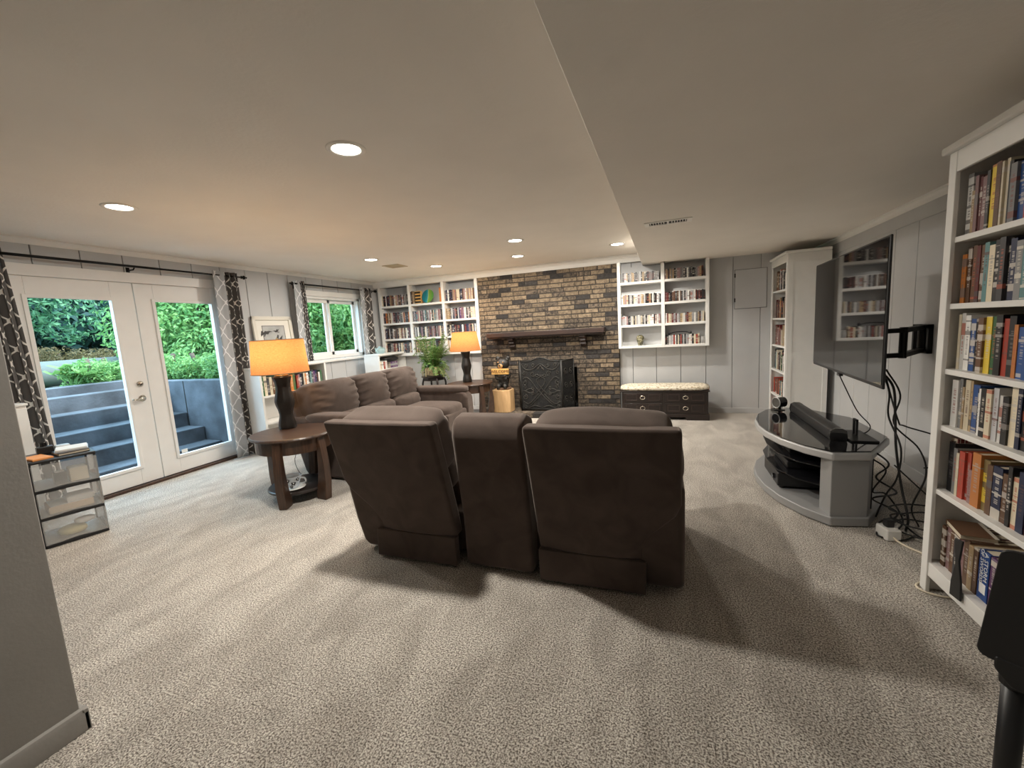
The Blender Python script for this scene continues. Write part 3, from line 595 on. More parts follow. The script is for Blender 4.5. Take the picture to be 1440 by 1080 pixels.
pr = [(-.045, 0), (.045, 0), (.05, .02), (.045, .07), (.02, .085), (-.02, .085), (-.045, .07), (-.052, .03)]
MB().prism(pr, -.50, .50, 'x').build('body', 'black', sb, bevel=.004)
for s in (-1, 1): MB().prism([(p[0]*1.05, p[1]*1.02) for p in pr], s*.50-.012, s*.50+.012, 'x').build('end_cap', 'blackgloss', sb, bevel=.003)
dv = thing('webcam_speaker', 'round black gadget with pale rim on the far end of the stand top', 'gadget', (1.0, 4.50, .505), rad(-60))
MB().lathe([(.04, 0), (.045, .004), (.012, .008), (.012, .03)], 16).build('foot', 'black', dv)
q = MB().lathe([(.045, -.04), (.048, .04)], 20); q.v = [(p[0], p[2], p[1]+.075) for p in q.v]; q.build('barrel', 'blackgloss', dv, smooth=False)
q = MB().tube([(.048*cos(i*pi/12), -.04, .075+.048*sin(i*pi/12)) for i in range(24)], .004, 6, True); q.build('rim', 'silver', dv)
dv = thing('tv_foot_plate', 'black rectangular stand plate behind the sound bar on the glass top', 'stand', (1.26, 3.56, .505), -pi/2)
Bx(-.16, .16, -.08, .08, 0, .012).build('plate', 'black', dv, bevel=.003)
for x in (-.05, .0): Bx(x-.006, x+.006, .0, .012, .012, .12).build('upright', 'black', dv)
Bx(-.056, .006, .0, .012, .112, .124).build('crossbar', 'black', dv)
def smooth(pts, n=8):
    P = [Vector(p) for p in pts]; P = [P[0]*2-P[1]] + P + [P[-1]*2-P[-2]]; o = []
    for i in range(1, len(P)-2):
        for k in range(n):
            t = k/n; a, b, c, d = P[i-1:i+3]; o.append(.5*((2*b)+(c-a)*t+(2*a-5*b+4*c-d)*t*t+(3*b-a-3*c+d)*t**3))
    o.append(P[-2]); return o
def cord(name, label, pts, r=.0045, mat='cable', n=8, grp=None, cat='cable'):
    return tag(MB().tube(smooth(pts, n), r, 6).build(name, mat, None, smooth=True), label, cat, grp)
cg = 'black cables behind the television stand'
cord('power_cable', 'thin black cable hanging from the middle of the television bottom edge', [(1.20, 3.75, .955), (1.24, 3.74, .85), (1.32, 3.72, .66), (1.38, 3.66, .56), (1.32, 3.62, .512), (1.24, 3.66, .51)], .004, grp=cg)
cord('power_cable', 'thick black cable dropping straight from the television corner to the floor', [(1.24, 3.20, 1.02), (1.27, 3.10, .93), (1.30, 3.13, .75), (1.31, 3.12, .55), (1.36, 3.15, .30), (1.38, 3.10, .12), (1.40, 3.16, .01)], .007, grp=cg)
cord('power_cable', 'black cable twisting around the thick television cable', [(1.26, 3.24, 1.02), (1.26, 3.12, .90), (1.28, 3.16, .74), (1.32, 3.09, .56), (1.34, 3.16, .35), (1.33, 3.26, .20), (1.30, 3.30, .03)], .0055, grp=cg)
cord('power_cable', 'black cable bulging out behind the others down to the carpet', [(1.28, 3.22, 1.02), (1.31, 3.11, .88), (1.30, 3.14, .70), (1.42, 3.12, .55), (1.47, 3.14, .38), (1.44, 3.20, .15), (1.50, 3.24, .01)], .005, grp=cg)
cord('network_cable', 'black cable looping out in a square corner on the right wall', [(1.28, 3.24, 1.0), (1.33, 3.17, .72), (1.40, 3.25, .66), (1.60, 3.32, .58), (1.72, 3.36, .48), (1.69, 3.38, .38), (1.56, 3.36, .36)], .0045, grp=cg)
cord('network_cable', 'black cable slanting down to the right behind the white bookcase', [(1.34, 3.20, .42), (1.45, 3.20, .30), (1.60, 3.16, .14), (1.72, 3.10, .02), (1.76, 3.0, .01)], .0045, grp=cg)
rc = random.Random(4)
cord('coiled_cable', 'black cable coiled in wide loops on the carpet', [(1.52+.20*cos(a*.7)+rc.uniform(-.02, .02), 3.14+.16*sin(a*.7)+rc.uniform(-.02, .02), .012+.006*a) for a in range(24)], .005, grp=cg)
cord('tangled_cable', 'tangle of black wire hanging off the stand end', [(1.24, 3.32, .50), (1.32, 3.22, .42), (1.29, 3.30, .30), (1.36, 3.20, .24), (1.27, 3.28, .16), (1.38, 3.22, .10), (1.28, 3.16, .03), (1.22, 3.06, .01), (1.32, 3.02, .01), (1.42, 3.10, .008)], .0055, grp=cg)
cord('tangled_cable', 'knotted black cable lying at the foot of the stand', [(1.30, 3.42, .40), (1.34, 3.30, .35), (1.26, 3.26, .22), (1.36, 3.32, .18), (1.40, 3.20, .06), (1.30, 3.10, .02), (1.25, 3.14, .05), (1.35, 3.17, .08), (1.44, 3.08, .01), (1.56, 3.02, .008)], .005, grp=cg)
cord('extension_lead', 'white cord running from the power strip under the bookcase', [(1.275, 3.02, .03), (1.30, 2.97, .012), (1.36, 2.88, .008), (1.48, 2.78, .008), (1.58, 2.72, .008)], .006, 'cream')
ps = thing('power_strip', 'white power strip with black plugs on the carpet beside the stand', 'power strip', (1.275, 3.06, 0), rad(10))
Bx(-.04, .04, -.05, .06, 0, .07).build('body', 'white', ps, bevel=.01, seg=3); Bx(-.02, .025, -.01, .03, .07, .115).build('plug', 'black', ps, bevel=.006); Bx(.015, .03, -.03, -.015, .069, .073).build('indicator', 'vent', ps)

# ------------------------------------------------------------------ bookcases and their books
def bookcase(loc, rz, w, d, h, shelves, label, crown_=True, st=.05, mat='white', framed=False, plinth=.07):
    t = thing('bookcase', label, 'bookcase', loc, rz)
    for s in (-1, 1):
        a, b = (-w/2, -w/2+.022) if s < 0 else (w/2-.022, w/2)
        p = Bx(a, b, .004, d, 0, h-.02).build('side_panel', mat, t, bevel=.002)
        if framed:
            o = -w/2-.006 if s < 0 else w/2; e = o+.006
            for q in ((.0, .055, 0, h-.03), (d-.05, d, 0, h-.03), (.055, d-.05, h-.12, h-.03), (.055, d-.05, .84, .92), (.055, d-.05, 0, .12)): Bx(o, e, q[0], q[1], q[2], q[3]).build('side_rail', mat, p)
        a, b = (-w/2, -w/2+st) if s < 0 else (w/2-st, w/2)
        Bx(a, b, -.012, .006, 0, h-.02).build('stile', mat, t, bevel=.003)
    Bx(-w/2+.02, w/2-.02, d-.012, d, .03, h-.02).build('back_panel', mat, t)
    Bx(-w/2+.02, w/2-.02, .006, d-.01, h-.04, h-.02).build('top_panel', mat, t)
    if crown_:
        Bx(-w/2+st, w/2-st, -.010, .006, h-.11, h-.02).build('header_rail', mat, t, bevel=.003)
        Bx(-w/2-.022, w/2+.022, -.035, d, h-.02, h+.012).build('cornice', mat, t, bevel=.008)
    else: Bx(-w/2, w/2, -.012, d, h-.03, h).build('cornice', mat, t, bevel=.003)
    for i, z in enumerate(shelves): Bx(-w/2+.02, w/2-.02, .002 if i else -.006, d-.01, z-.024 if i else z-plinth, z).build('shelf', mat, t, bevel=.002)
    return t
PAL = dict(black=(.012, .012, .014), charcoal=(.05, .05, .055), grey=(.22, .22, .22), silver=(.45, .45, .46), white=(.75, .74, .71), cream=(.66, .58, .43), tan=(.42, .30, .17), brown=(.13, .065, .035), maroon=(.12, .02, .02), red=(.38, .05, .03),
           orange=(.55, .20, .05), yellow=(.68, .50, .06), green=(.04, .13, .05), teal=(.12, .27, .28), blue=(.03, .09, .28), navy=(.012, .02, .06), purple=(.13, .05, .16), mauve=(.30, .18, .18))
bm_ = MB().box(-.5, -.43, 0, 1, 0, 1).box(.43, .5, 0, 1, 0, 1).box(-.43, .43, 0, .04, 0, 1).box(-.43, .43, .04, .96, .02, .98)
BOOK = bm_.mesh('book', ['cover', 'pages'], mi=[0]*18+[1]*6)
bm_ = MB().box(-.5, .5, .03, 1, 0, 1).box(-.44, .44, 0, .03, .012, .988); CASE = bm_.mesh('dvd_case', 'case')
bm_ = MB().box(-.5, .5, .02, 1, 0, 1).box(-.36, .36, 0, .02, .03, .97).box(-.5, .5, 0, .02, 0, .03).box(-.5, .5, 0, .02, .97, 1); CDM = bm_.mesh('cd_case', 'case')
def put(name, me, cat, label, group, loc, rz, t, d, h, cname, tilt=0):
    o = link(name, me, None, loc=loc, rot=(0, tilt, rz)); o.scale = (t, d, h); c = PAL[cname]; j = R.uniform(.8, 1.2); o.color = (c[0]*j, c[1]*j, c[2]*j, 1)
    return tag(o, label, cat, group)
def row(kind, a0, a1, front, z, face, where, group, tr, hr, d, colors, fixed=(), gap=.0012, end='left'):
    """a row of spines; a0 -> a1 runs left to right in the picture"""
    name, me, cat, noun = dict(book=('book', BOOK, 'book', 'book'), dvd=('dvd_case', CASE, 'dvd', 'DVD case'), cd=('cd_case', CDM, 'cd', 'CD case'))[kind]
    sg = 1 if a1 > a0 else -1; u = a0; i = 0
    while True:
        if i < len(fixed): cn, t, h = fixed[i]
        else: cn, t, h = R.choice(colors), R.uniform(*tr), R.uniform(*hr)
        if (u+sg*t-a1)*sg > 0 or i >= len(ORD): break
        uc = u+sg*t/2; fr = front + R.uniform(0, .012 if kind == 'book' else .004)
        loc, rz = {'-y': ((uc, fr, z), 0), '-x': ((fr, uc, z), -pi/2), '+x': ((2*front-fr, uc, z), pi/2)}[face]
        put(name, me, cat, f'{cn} {noun}, {ORD[i]} from {end}, {where}', group, loc, rz, t, d*R.uniform(.93, 1), h, cn)
        u += sg*(t+gap); i += 1
    return u
MIX = 'black black charcoal brown maroon red orange tan cream cream white grey navy blue green teal'.split()
DARK = 'black black black charcoal charcoal grey brown navy silver white cream maroon mauve tan'.split()
# near bookcase on the right
RBX = 1.206
bookcase((RBX, 2.09, 0), -pi/2, .90, .36, 2.075, [.155, .53, .84, 1.105, 1.40, 1.69], 'tall white bookcase at the right edge, nearest the camera')
rows_ = [
 (1.69, 'top shelf of near bookcase', [('white', .034, .255), ('tan', .016, .18), ('mauve', .02, .235), ('maroon', .016, .225), ('mauve', .026, .22), ('charcoal', .018, .235), ('yellow', .034, .25), ('brown', .026, .25), ('cream', .011, .245), ('cream', .016, .25), ('black', .02, .235), ('grey', .03, .22)]),
 (1.40, 'second shelf of near bookcase', [('orange', .028, .21), ('brown', .024, .235), ('brown', .026, .24), ('maroon', .022, .235), ('brown', .03, .235), ('teal', .026, .24), ('cream', .032, .225), ('black', .028, .24), ('charcoal', .03, .245), ('black', .024, .235), ('navy', .03, .23)]),
 (1.105, 'third shelf of near bookcase', [('cream', .018, .245), ('white', .024, .25), ('white', .032, .24), ('blue', .03, .225), ('black', .03, .225), ('brown', .030, .23), ('yellow', .034, .235), ('green', .026, .235), ('black', .034, .24), ('red', .026, .225), ('black', .034, .235)]),
 (.84, 'fourth shelf of near bookcase', [('white', .04, .215), ('grey', .018, .225), ('tan', .014, .19), ('cream', .032, .225), ('tan', .014, .225), ('blue', .042, .21), ('black', .010, .2), ('white', .014, .20), ('black', .03, .205), ('cream', .03, .205), ('silver', .028, .215), ('white', .026, .19), ('black', .03, .19)]),
 (.53, 'fifth shelf of near bookcase', [('black', .042, .235), ('grey', .026, .215), ('cream', .018, .20), ('red', .034, .215), ('red', .026, .22), ('mauve', .022, .15), ('orange', .05, .235), ('yellow', .036, .22), ('brown', .03, .21), ('navy', .05, .215), ('brown', .03, .2)])]
for z, wh, fx in rows_: row('book', 2.49, 1.83, RBX+.03, z, '-x', wh, 'books on the '+wh, (.018, .04), (.19, .25), .20, MIX, fx)
row('book', 2.49, 2.235, RBX+.03, .155, '-x', 'bottom shelf of near bookcase', 'books on the bottom shelf of near bookcase', (.02, .04), (.19, .24), .2, MIX, [('brown', .030, .20), ('mauve', .030, .205), ('brown', .032, .20), ('charcoal', .034, .21), ('mauve', .03, .205), ('brown', .034, .21), ('tan', .03, .2), ('brown', .026, .205)])
bb = thing('book', 'thick blue paperback with white title letters on the near bookcase bottom shelf', 'book', (RBX+.035, 2.20, .155), -pi/2, 'books on the bottom shelf of near bookcase')
Bx(-.030, .030, 0, .012, 0, .215).build('spine', 'blue', bb, bevel=.002); Bx(-.030, -.027, 0, .16, 0, .215).build('cover', 'blue', bb); Bx(.027, .030, 0, .16, 0, .215).build('cover', 'blue', bb); Bx(-.027, .027, .01, .157, .003, .21).build('pages', 'pages', bb)
text_mesh('A STORM', .030, .0006, 'title_letters', 'letters', bb, (.012, -.0012, .15), (pi/2, pi/2, 0), 1); text_mesh('OF SWORDS', .026, .0006, 'title_letters', 'letters', bb, (-.012, -.0012, .15), (pi/2, pi/2, 0), 1)
Bx(-.018, .018, -.0008, .001, .03, .075).build('cover_picture', 'cover', bb)
row('book', 2.165, 1.83, RBX+.03, .155, '-x', 'bottom shelf of near bookcase, right of the blue one', 'books on the bottom shelf of near bookcase', (.025, .045), (.19, .235), .2, MIX, [('purple', .034, .215)])
for k, (lab, lx, ly, lz, rr, cn, dims) in enumerate([('paperback lying flat with cream page edges towards the viewer on bottom shelf', RBX+.16, 2.46, .376, rad(260), 'brown', (.022, .17, .12)), ('book lying flat on top of the fifth shelf row', RBX+.06, 2.47, .77, rad(95), 'maroon', (.02, .18, .12))]):
    o = link('book', BOOK, None, loc=(lx, ly, lz), rot=(0, pi/2, rr-pi/2)); o.scale = (dims[0], dims[1], dims[2]); o.color = (*PAL[cn], 1); tag(o, lab, 'book', 'books lying flat on the near bookcase')
tag(MB().tube([(RBX+.05+.085*cos(i*pi/16), 2.51+.06*sin(i*pi/16), .006) for i in range(32)], .005, 6, True).build('white_wire_loop', 'cream', None, smooth=True), 'white wire loop lying around the foot of the near bookcase', 'wire')
tg = thing('tassel_bookmark', 'black ribbon bookmark hanging over the bottom shelf edge of near bookcase', 'bookmark', (RBX-.016, 2.262, .12))
MB().prism([(-.038, 0), (.036, -.008), (.034, .06), (.014, .15), (.03, .26), (-.024, .27), (-.010, .17), (-.032, .08)], -.004, .004, 'x').build('ribbon', 'black', tg, bevel=.003)
# far bookcase in the corner
FBX = 1.385
bookcase((FBX, 6.385, 0), -pi/2, .80, .43, 2.12, [.085, .325, .66, .99, 1.345, 1.70], 'tall white bookcase in the far right corner with panelled side', framed=True)
fc = {.325: 'teal black brown maroon red cream charcoal'.split(), .085: 'red orange black tan grey white'.split(), .66: 'black cream teal green brown charcoal white'.split(), .99: 'brown tan mauve maroon cream silver'.split(), 1.345: 'black brown maroon tan orange charcoal'.split(), 1.70: 'charcoal black cream white tan brown'.split()}
for i, z in enumerate([1.70, 1.345, .99, .66, .325, .085]):
    wh = ORD[i]+' shelf from top, far corner bookcase'
    row('book', 6.735, 6.035, FBX+.03, z, '-x', wh, 'books on the '+wh, (.026, .045), (.19, .27 if z > .4 else .21), .2, fc[z])

# ------------------------------------------------------------------ wall units
UF = 6.70
un = thing('wall_bookshelf', 'white built-in wall bookshelf of three columns left of the chimney', 'bookshelf', (-4.0, UF, 1.04))
ux = [-4.985, -4.35, -3.665, -3.02]; uz = [1.075, 1.345, 1.635, 1.95]
for i, x in enumerate(ux):
    wd = .055 if i in (0, 3) else .05
    Bx(x-wd/2+4, x+wd/2+4, 0, .22, 0, 1.25).build('upright', 'white', un, bevel=.003)
for c in range(3):
    for z in uz: Bx(ux[c]+.02+4, ux[c+1]-.02+4, .003, .22, z-.035-1.04, z-1.04).build('shelf', 'white', un, bevel=.003)
Bx(-1.01, 1.005, .22, .235, 0, 1.25).build('back_board', 'wall', un)
Bx(-1.01, 1.01, -.012, .08, -.02, 0).build('lower_rail', 'white', un, bevel=.003)
cn_ = ['left', 'middle', 'right']
LT = 'cream white tan grey brown mauve black black navy silver'.split()
tint = {(0, 3): DARK, (2, 3): 'cream white tan grey brown mauve black black navy'.split(), (1, 2): DARK+['silver', 'teal', 'grey'], (0, 2): DARK+['orange', 'cream', 'maroon'], (2, 2): 'cream white black navy mauve silver purple tan charcoal'.split()}
for c in range(3):
    for k, z in enumerate(uz):
        if (c, k) == (1, 3): continue
        wh = f'{ORD[3-k]} shelf down, {cn_[c]} column of left wall unit'
        row('dvd', ux[c]+.03, ux[c+1]-.032, UF+.03, z, '-y', wh, 'DVD cases on the '+wh, (.016, .031), (.185, .195), .13, tint.get((c, k), DARK+['cream']))
row('book', ux[1]+.03, ux[1]+.11, UF+.012, 1.95, '-y', 'top of middle column, left wall unit', 'books beside the round plate', (.02, .026), (.22, .235), .07, ['brown', 'tan', 'black'], [('black', .022, .22), ('brown', .022, .23), ('tan', .02, .22)])
cr = thing('wooden_crate', 'small dark wooden slatted box beside the round plate', 'box', (ux[1]+.18, UF+.012, 1.95))
Bx(-.055, .055, 0, .07, 0, .22).build('body', 'tan' if 'tan' in MT else 'signwood', cr)
for k in range(4): Bx(-.058, .058, -.004, 0, .012+.055*k, .044+.055*k).build('slat', 'espresso', cr)
o = put('book', BOOK, 'book', 'orange book standing alone at the right of the round plate', None, (ux[2]-.05, UF+.012, 1.95), 0, .035, .07, .25, 'orange')
pl = thing('glazed_plate', 'round blue and green glazed plate standing on the left wall unit', 'plate', (-3.985, UF+.035, 1.95))
q = MB().lathe([(.001, 0), (.09, .004), (.118, .016), (.12, .02), (.115, .022), (.09, .012), (.001, .008)], 40); q.v = [(p[0], .03-p[2]+.04*(p[1]/.12), .122+p[1]) for p in q.v]; q.build('plate', 'plate', pl, smooth=True)
MB().tube([(-.05, 0, .002), (-.05, .06, .01)], .004).tube([(.05, 0, .002), (.05, .06, .01)], .004).build('easel', 'blackmetal', pl)
# CD unit right of chimney
CF = 6.60
un = thing('cd_wall_shelf', 'white wall shelf of two columns full of discs right of the chimney', 'shelf', (-.04, CF, 1.01))
cx_ = [-.645, -.028, .562]; cz = [1.045, 1.36, 1.665, 1.985]
for x, zt, wd in ((cx_[0], 2.285, .045), (cx_[1], 2.226, .05), (cx_[2], 2.226, .045)): Bx(x-wd/2+.04, x+wd/2+.04, 0, .20, 0, zt-1.01).build('upright', 'white', un, bevel=.003)
for c in range(2):
    for z in cz: Bx(cx_[c]+.022+.04, cx_[c+1]-.022+.04, .002, .195, z-.035-1.01, z-1.01).build('shelf', 'white', un, bevel=.003)
Bx(-.62, .60, .19, .199, 0, 1.21).build('back_board', 'wall', un)
for c in range(2):
    a = cx_[c]+.03+.04+(.1 if c else 0); Bx(a, cx_[c+1]-.03+.04, .13, .19, 1.665+.13-1.01, 1.665+.155-1.01).build('riser', 'white', un)
ctint = {(0, 3): 'grey silver charcoal tan grey'.split(), (1, 3): 'charcoal black grey tan white mauve'.split(), (0, 2): 'white cream tan mauve black silver'.split(), (1, 2): 'black maroon white charcoal brown silver'.split(), (0, 1): 'white silver cream black charcoal mauve'.split(), (1, 1): 'silver grey tan cream maroon charcoal white'.split(), (1, 0): 'black white charcoal silver red cream black'.split()}
for (c, k), cols in ctint.items():
    wh = f'{ORD[3-k]} shelf down, {"left" if c == 0 else "right"} column of disc shelf'
    row('cd', cx_[c]+.03, cx_[c+1]-(.03 if k else .09), CF+.015, cz[k], '-y', wh, 'CD cases on the '+wh, (.014, .027), (.125, .145), .13, cols)
vs = thing('glazed_vase', 'small mottled olive vase on the bottom of the disc shelf', 'vase', (-.355, CF+.08, 1.045))
MB().lathe([(.03, 0), (.034, .006), (.038, .03), (.056, .09), (.058, .115), (.048, .14), (.032, .15), (.030, .155), (.026, .15), (.02, .14)], 28).build('body', 'vase', vs, smooth=True)
gc = thing('glass_jar', 'small clear glass jar at the right end of the disc shelf bottom', 'jar', (.50, CF+.06, 1.045))
MB().lathe([(.034, 0), (.036, .005), (.036, .075), (.03, .085), (.03, .09)], 20).build('body', 'clear', gc, smooth=True); MB().lathe([(.028, .09), (.03, .092), (.028, .10)], 20).build('lid', 'silver', gc)
hp = thing('headphones', 'black headphones lying on top of the lowest disc row', 'headphones', (.20, CF+.06, 1.187))
MB().tube(smooth([(-.14, 0, .012), (-.09, .02, .03), (0, .03, .035), (.09, .02, .03), (.14, 0, .012)]), .008, 8).build('band', 'black', hp, smooth=True)
for s in (-1, 1): MB().ball((s*.145, 0, .02), .028, 12, 8, (.6, 1, .8)).build('ear_cup', 'black', hp, smooth=True)

# ------------------------------------------------------------------ low bookcases by the window wall
bookcase((-4.72, 4.36, 0), pi/2, 1.10, .30, 1.10, [.06, .40, .74], 'low white bookcase under the framed bird print', crown_=False, st=.03)
fx = [('red', .03, .2), ('mauve', .028, .21), ('navy', .03, .22), ('black', .034, .215), ('cream', .026, .22), ('orange', .022, .21), ('white', .03, .22), ('black', .03, .24), ('teal', .03, .23), ('charcoal', .03, .25), ('purple', .034, .23), ('navy', .03, .235), ('black', .03, .24)]
row('book', 4.40, 4.87, -4.75, .74, '+x', 'top shelf of low window bookcase', 'books on the low window bookcase', (.022, .035), (.19, .25), .19, MIX, fx)
row('book', 3.86, 4.39, -4.75, .74, '+x', 'top shelf of low window bookcase behind the lamp', 'books on the low window bookcase', (.03, .045), (.19, .25), .19, MIX)
bookcase((-4.585, 6.37, 0), pi/2, .80, .29, 1.105, [.06, .48, .84], 'low white bookcase in the corner beside the window', crown_=False, st=.03)
for i, (cn, t, y) in enumerate((('cream', .05, 6.04), ('white', .045, 6.10), ('red', .04, 6.15), ('white', .05, 6.20))): put('book', BOOK, 'book', f'{cn} upright book in the corner bookcase, {ORD[i]} from left', 'books in the corner bookcase', (-4.60, y, .84), pi/2, t, .2, .13+.01*(i % 2), cn)
for i, cn in enumerate(('purple', 'silver', 'purple')):
    o = link('book', BOOK, None, loc=(-4.62, 6.36, .84+.036*i+.018), rot=(0, pi/2, pi/2)); o.scale = (.034, .2, .2); o.color = (*PAL[cn], 1)
    tag(o, f'{cn} book lying flat in the corner bookcase, {("bottom", "middle", "top")[i]} of the stack', 'book', 'books in the corner bookcase')
bg_ = thing('black_bag', 'folded black bag on top of the books in the corner bookcase', 'bag', (-4.70, 6.42, .95)); MB().pillow((0, 0, .045), (.10, .22, .045), 3, (10, 12, 6), wr=.004).build('body', 'black', bg_, smooth=True); MB().tube(smooth([(.08, -.1, .05), (.10, -.03, .09), (.10, .05, .09), (.08, .12, .05)]), .008, 6).build('handle', 'black', bg_, smooth=True)
tp = thing('glass_teapot', 'pale green glass teapot on the corner bookcase', 'teapot', (-4.70, 6.20, 1.105), rad(90))
MB().lathe([(.05, 0), (.065, .01), (.085, .05), (.078, .085), (.05, .105), (.03, .11), (.028, .118), (.01, .13), (.004, .135)], 24).build('body', 'teapot', tp, smooth=True)
MB().tube(smooth([(-.075, 0, .04), (-.11, 0, .07), (-.13, 0, .11)]), [.016]*8+[.011]*9, 10).build('spout', 'teapot', tp, smooth=True); MB().tube(smooth([(.07, 0, .09), (.12, 0, .095), (.13, 0, .06), (.078, 0, .03)]), .008, 8).build('handle', 'teapot', tp, smooth=True)
# framed bird print leaning on the low bookcase
pc = thing('framed_print', 'whitewashed frame with a grey hummingbird print, leaning on the wall', 'picture', (-5.02, 4.40, 1.10), pi/2)
def tilt(b): b.v = [(p[0], p[1]-.09*(p[2]-.66)/.66*-1*-1 if False else p[1]+.05*p[2]/.66, p[2]) for p in b.v]; return b
fr = MB(); w_, h_ = .31, .66
for q in ((-w_, -w_+.05, 0, h_), (w_-.05, w_, 0, h_), (-w_, w_, 0, .05), (-w_, w_, h_-.05, h_)): fr.box(q[0], q[1], -.02, .008, q[2], q[3])
tilt(fr).build('frame', 'frame', pc, bevel=.004); tilt(Bx(-w_+.04, w_-.04, -.004, .004, .04, h_-.04)).build('mat_board', 'mat_board', pc); tilt(Bx(-.17, .17, -.006, .0, .17, h_-.13)).build('print', 'printbg', pc)
tilt(MB().box(-.176, .176, -.0065, .0, .164, .17).box(-.176, .176, -.0065, 0, h_-.13, h_-.124).box(-.176, -.17, -.0065, 0, .17, h_-.13).box(.17, .176, -.0065, 0, .17, h_-.13)).build('print_border', 'birds', pc)
def bird(cx, cz, s, fl, up):
    poly = lambda P: [(cx+fl*s*a, cz+s*b) for a, b in P]; m = MB()
    m.prism(poly([(-.10, .0), (-.03, .018), (.02, .012), (.06, -.01), (.05, -.035), (0, -.04), (-.02, -.02), (-.035, -.005)]), -.008, -.005, 'y')
    m.prism(poly([(.05, -.012), (.14, -.03), (.13, -.05), (.045, -.034)]), -.008, -.005, 'y')
    m.prism(poly([(.0, .005), (.05, .02), (.14, .09*up), (.12, .02), (.06, -.02)]), -.0085, -.005, 'y'); m.prism(poly([(.02, .005), (.07, .10*up), (.085, .09*up), (.06, -.01)]), -.0085, -.005, 'y')
    tilt(m).build('bird', 'birds', pc)
bird(-.03, .30, 1.1, 1, 1); bird(-.10, .45, .8, -1, -.8); bird(.02, .46, .45, 1, .6)

# ------------------------------------------------------------------ curtains
def curtain(label, y0, y1, z0, z1, lin, folds, x=XL+.11, amp=.028, skew=0, grp='grey trellis curtains'):
    t = thing('curtain', label, 'curtain', (x, (y0+y1)/2, z0), 0, grp); H = z1-z0
    def cloth(a, b, n, off, mat, name, am, ph=0):
        nx, nz = n*10, 14; m = MB(); m.uv = []
        for j in range(nz+1):
            v = j/nz; s = (1+.10*(1-v))
            for i in range(nx+1):
                u = i/nx; yy = a+(b-a)*u; yy = (yy-(y0+y1)/2)*s+skew*(1-v); k = am*(.75+.35*(1-v))
                m.v.append((off+k*sin(2*pi*n*u+ph)+.004*sin(9*v+u*7), yy+.35*k*sin(4*pi*n*u+ph), v*H)); m.uv.append((u*n*.135, v*H))
        for j in range(nz):
            for i in range(nx): q = j*(nx+1)+i; m.f.append((q, q+1, q+nx+2, q+nx+1))
        o = m.build(name, mat, t, smooth=True); sd = o.modifiers.new('thick', 'SOLIDIFY'); sd.thickness = .003
    cloth(y0, y1, folds, 0, 'curtain', 'face_fabric', amp)
    if lin: cloth(lin[0], lin[1], 1, .012, 'lining', 'lining', .011, 1.2)
    for i in range(folds): MB().tube([(.002+.020*cos(a*pi/8), (y0-y1)/2+(y1-y0)*(i+.5)/folds, H-.035+.020*sin(a*pi/8)) for a in range(16)], .004, 6, True).build('grommet', 'rod', t)
def rod(label, y0, y1, z, brs):
    t = thing('curtain_rod', label, 'curtain rod', (XL, (y0+y1)/2, z)); h = (y1-y0)/2
    MB().tube([(.11, -h, 0), (.11, .2*h, 0)], .0125, 10).build('pole', 'rod', t, smooth=True); MB().tube([(.11, .2*h, 0), (.11, h, 0)], .010, 10).build('inner_pole', 'rod', t, smooth=True)
    for s in (-1, 1):
        q = MB().lathe([(.008, 0), (.02, .006), (.01, .016), (.024, .032), (.026, .042), (.018, .054), (.008, .066), (.012, .074), (.004, .086)], 14); q.v = [(.11+p[0], s*(h+p[2]), p[1]) for p in q.v]; q.build('finial', 'rod', t, smooth=True)
    for y in brs: MB().tube([(0, y-(y0+y1)/2, -.03), (.09, y-(y0+y1)/2, -.03), (.11, y-(y0+y1)/2, -.012)], .007).box(0, .006, y-(y0+y1)/2-.015, y-(y0+y1)/2+.015, -.06, 0).build('bracket', 'rod', t)
RZ = 2.235
rod('long black curtain rod above the french doors', 1.66, 3.96, RZ, (1.72, 2.82, 3.90))
rod('short black curtain rod above the window', 4.78, 6.55, 2.225, (4.86, 6.50))
curtain('grey trellis curtain left of the french doors', 1.62, 1.915, .03, RZ+.045, (1.56, 1.66), 4, skew=.09)
curtain('floor length grey trellis curtain right of the french doors, silvery lining showing', 3.72, 3.915, .015, RZ+.045, (3.59, 3.735), 3)
curtain('grey trellis curtain left of the window', 4.84, 4.965, 1.10, 2.27, (4.74, 4.86), 3, amp=.02, skew=.0)
curtain('grey trellis curtain right of the window in the corner', 6.25, 6.46, 1.10, 2.27, (6.14, 6.25), 2, amp=.022)

# ------------------------------------------------------------------ plastic drawers by the doors
dr = thing('plastic_drawers', 'black framed three drawer unit with frosted clear drawers by the doors', 'drawers', (-4.215, 1.722, 0), rad(74))
w_, d_, h_ = .168, .38, .655
Bx(-w_-.008, w_+.008, -.015, d_, h_-.022, h_).build('top', 'black', dr, bevel=.01, seg=3)
for s in (-1, 1):
    Bx(s*w_-.008, s*w_+.004, .006, .02, 0, h_-.02).build('corner_post', 'black', dr); Bx(s*w_-.008, s*w_+.008, d_-.02, d_, 0, h_-.02).build('corner_post', 'black', dr)
    Bx(s*w_-.003, s*w_+.003, .02, d_-.02, .02, h_-.02).build('side_sheet', 'smoke', dr)
for k in range(4):
    z = .004+.206*k
    if k < 3: Bx(-w_, w_, -.012, d_, z, z+.022).build('rail', 'black', dr, bevel=.003)
    if k == 3: break
    df = MB().prism([(-w_-.002, z+.024), (-.09, z+.024), (0, z+.034), (.09, z+.024), (w_+.004, z+.024), (w_+.004, z+.204), (-w_-.002, z+.204)], -.012, -.004, 'y').build('drawer', 'frost', dr)
    Bx(-w_+.014, w_-.014, -.004, d_-.03, z+.026, z+.030).build('drawer_floor', 'frost', df)
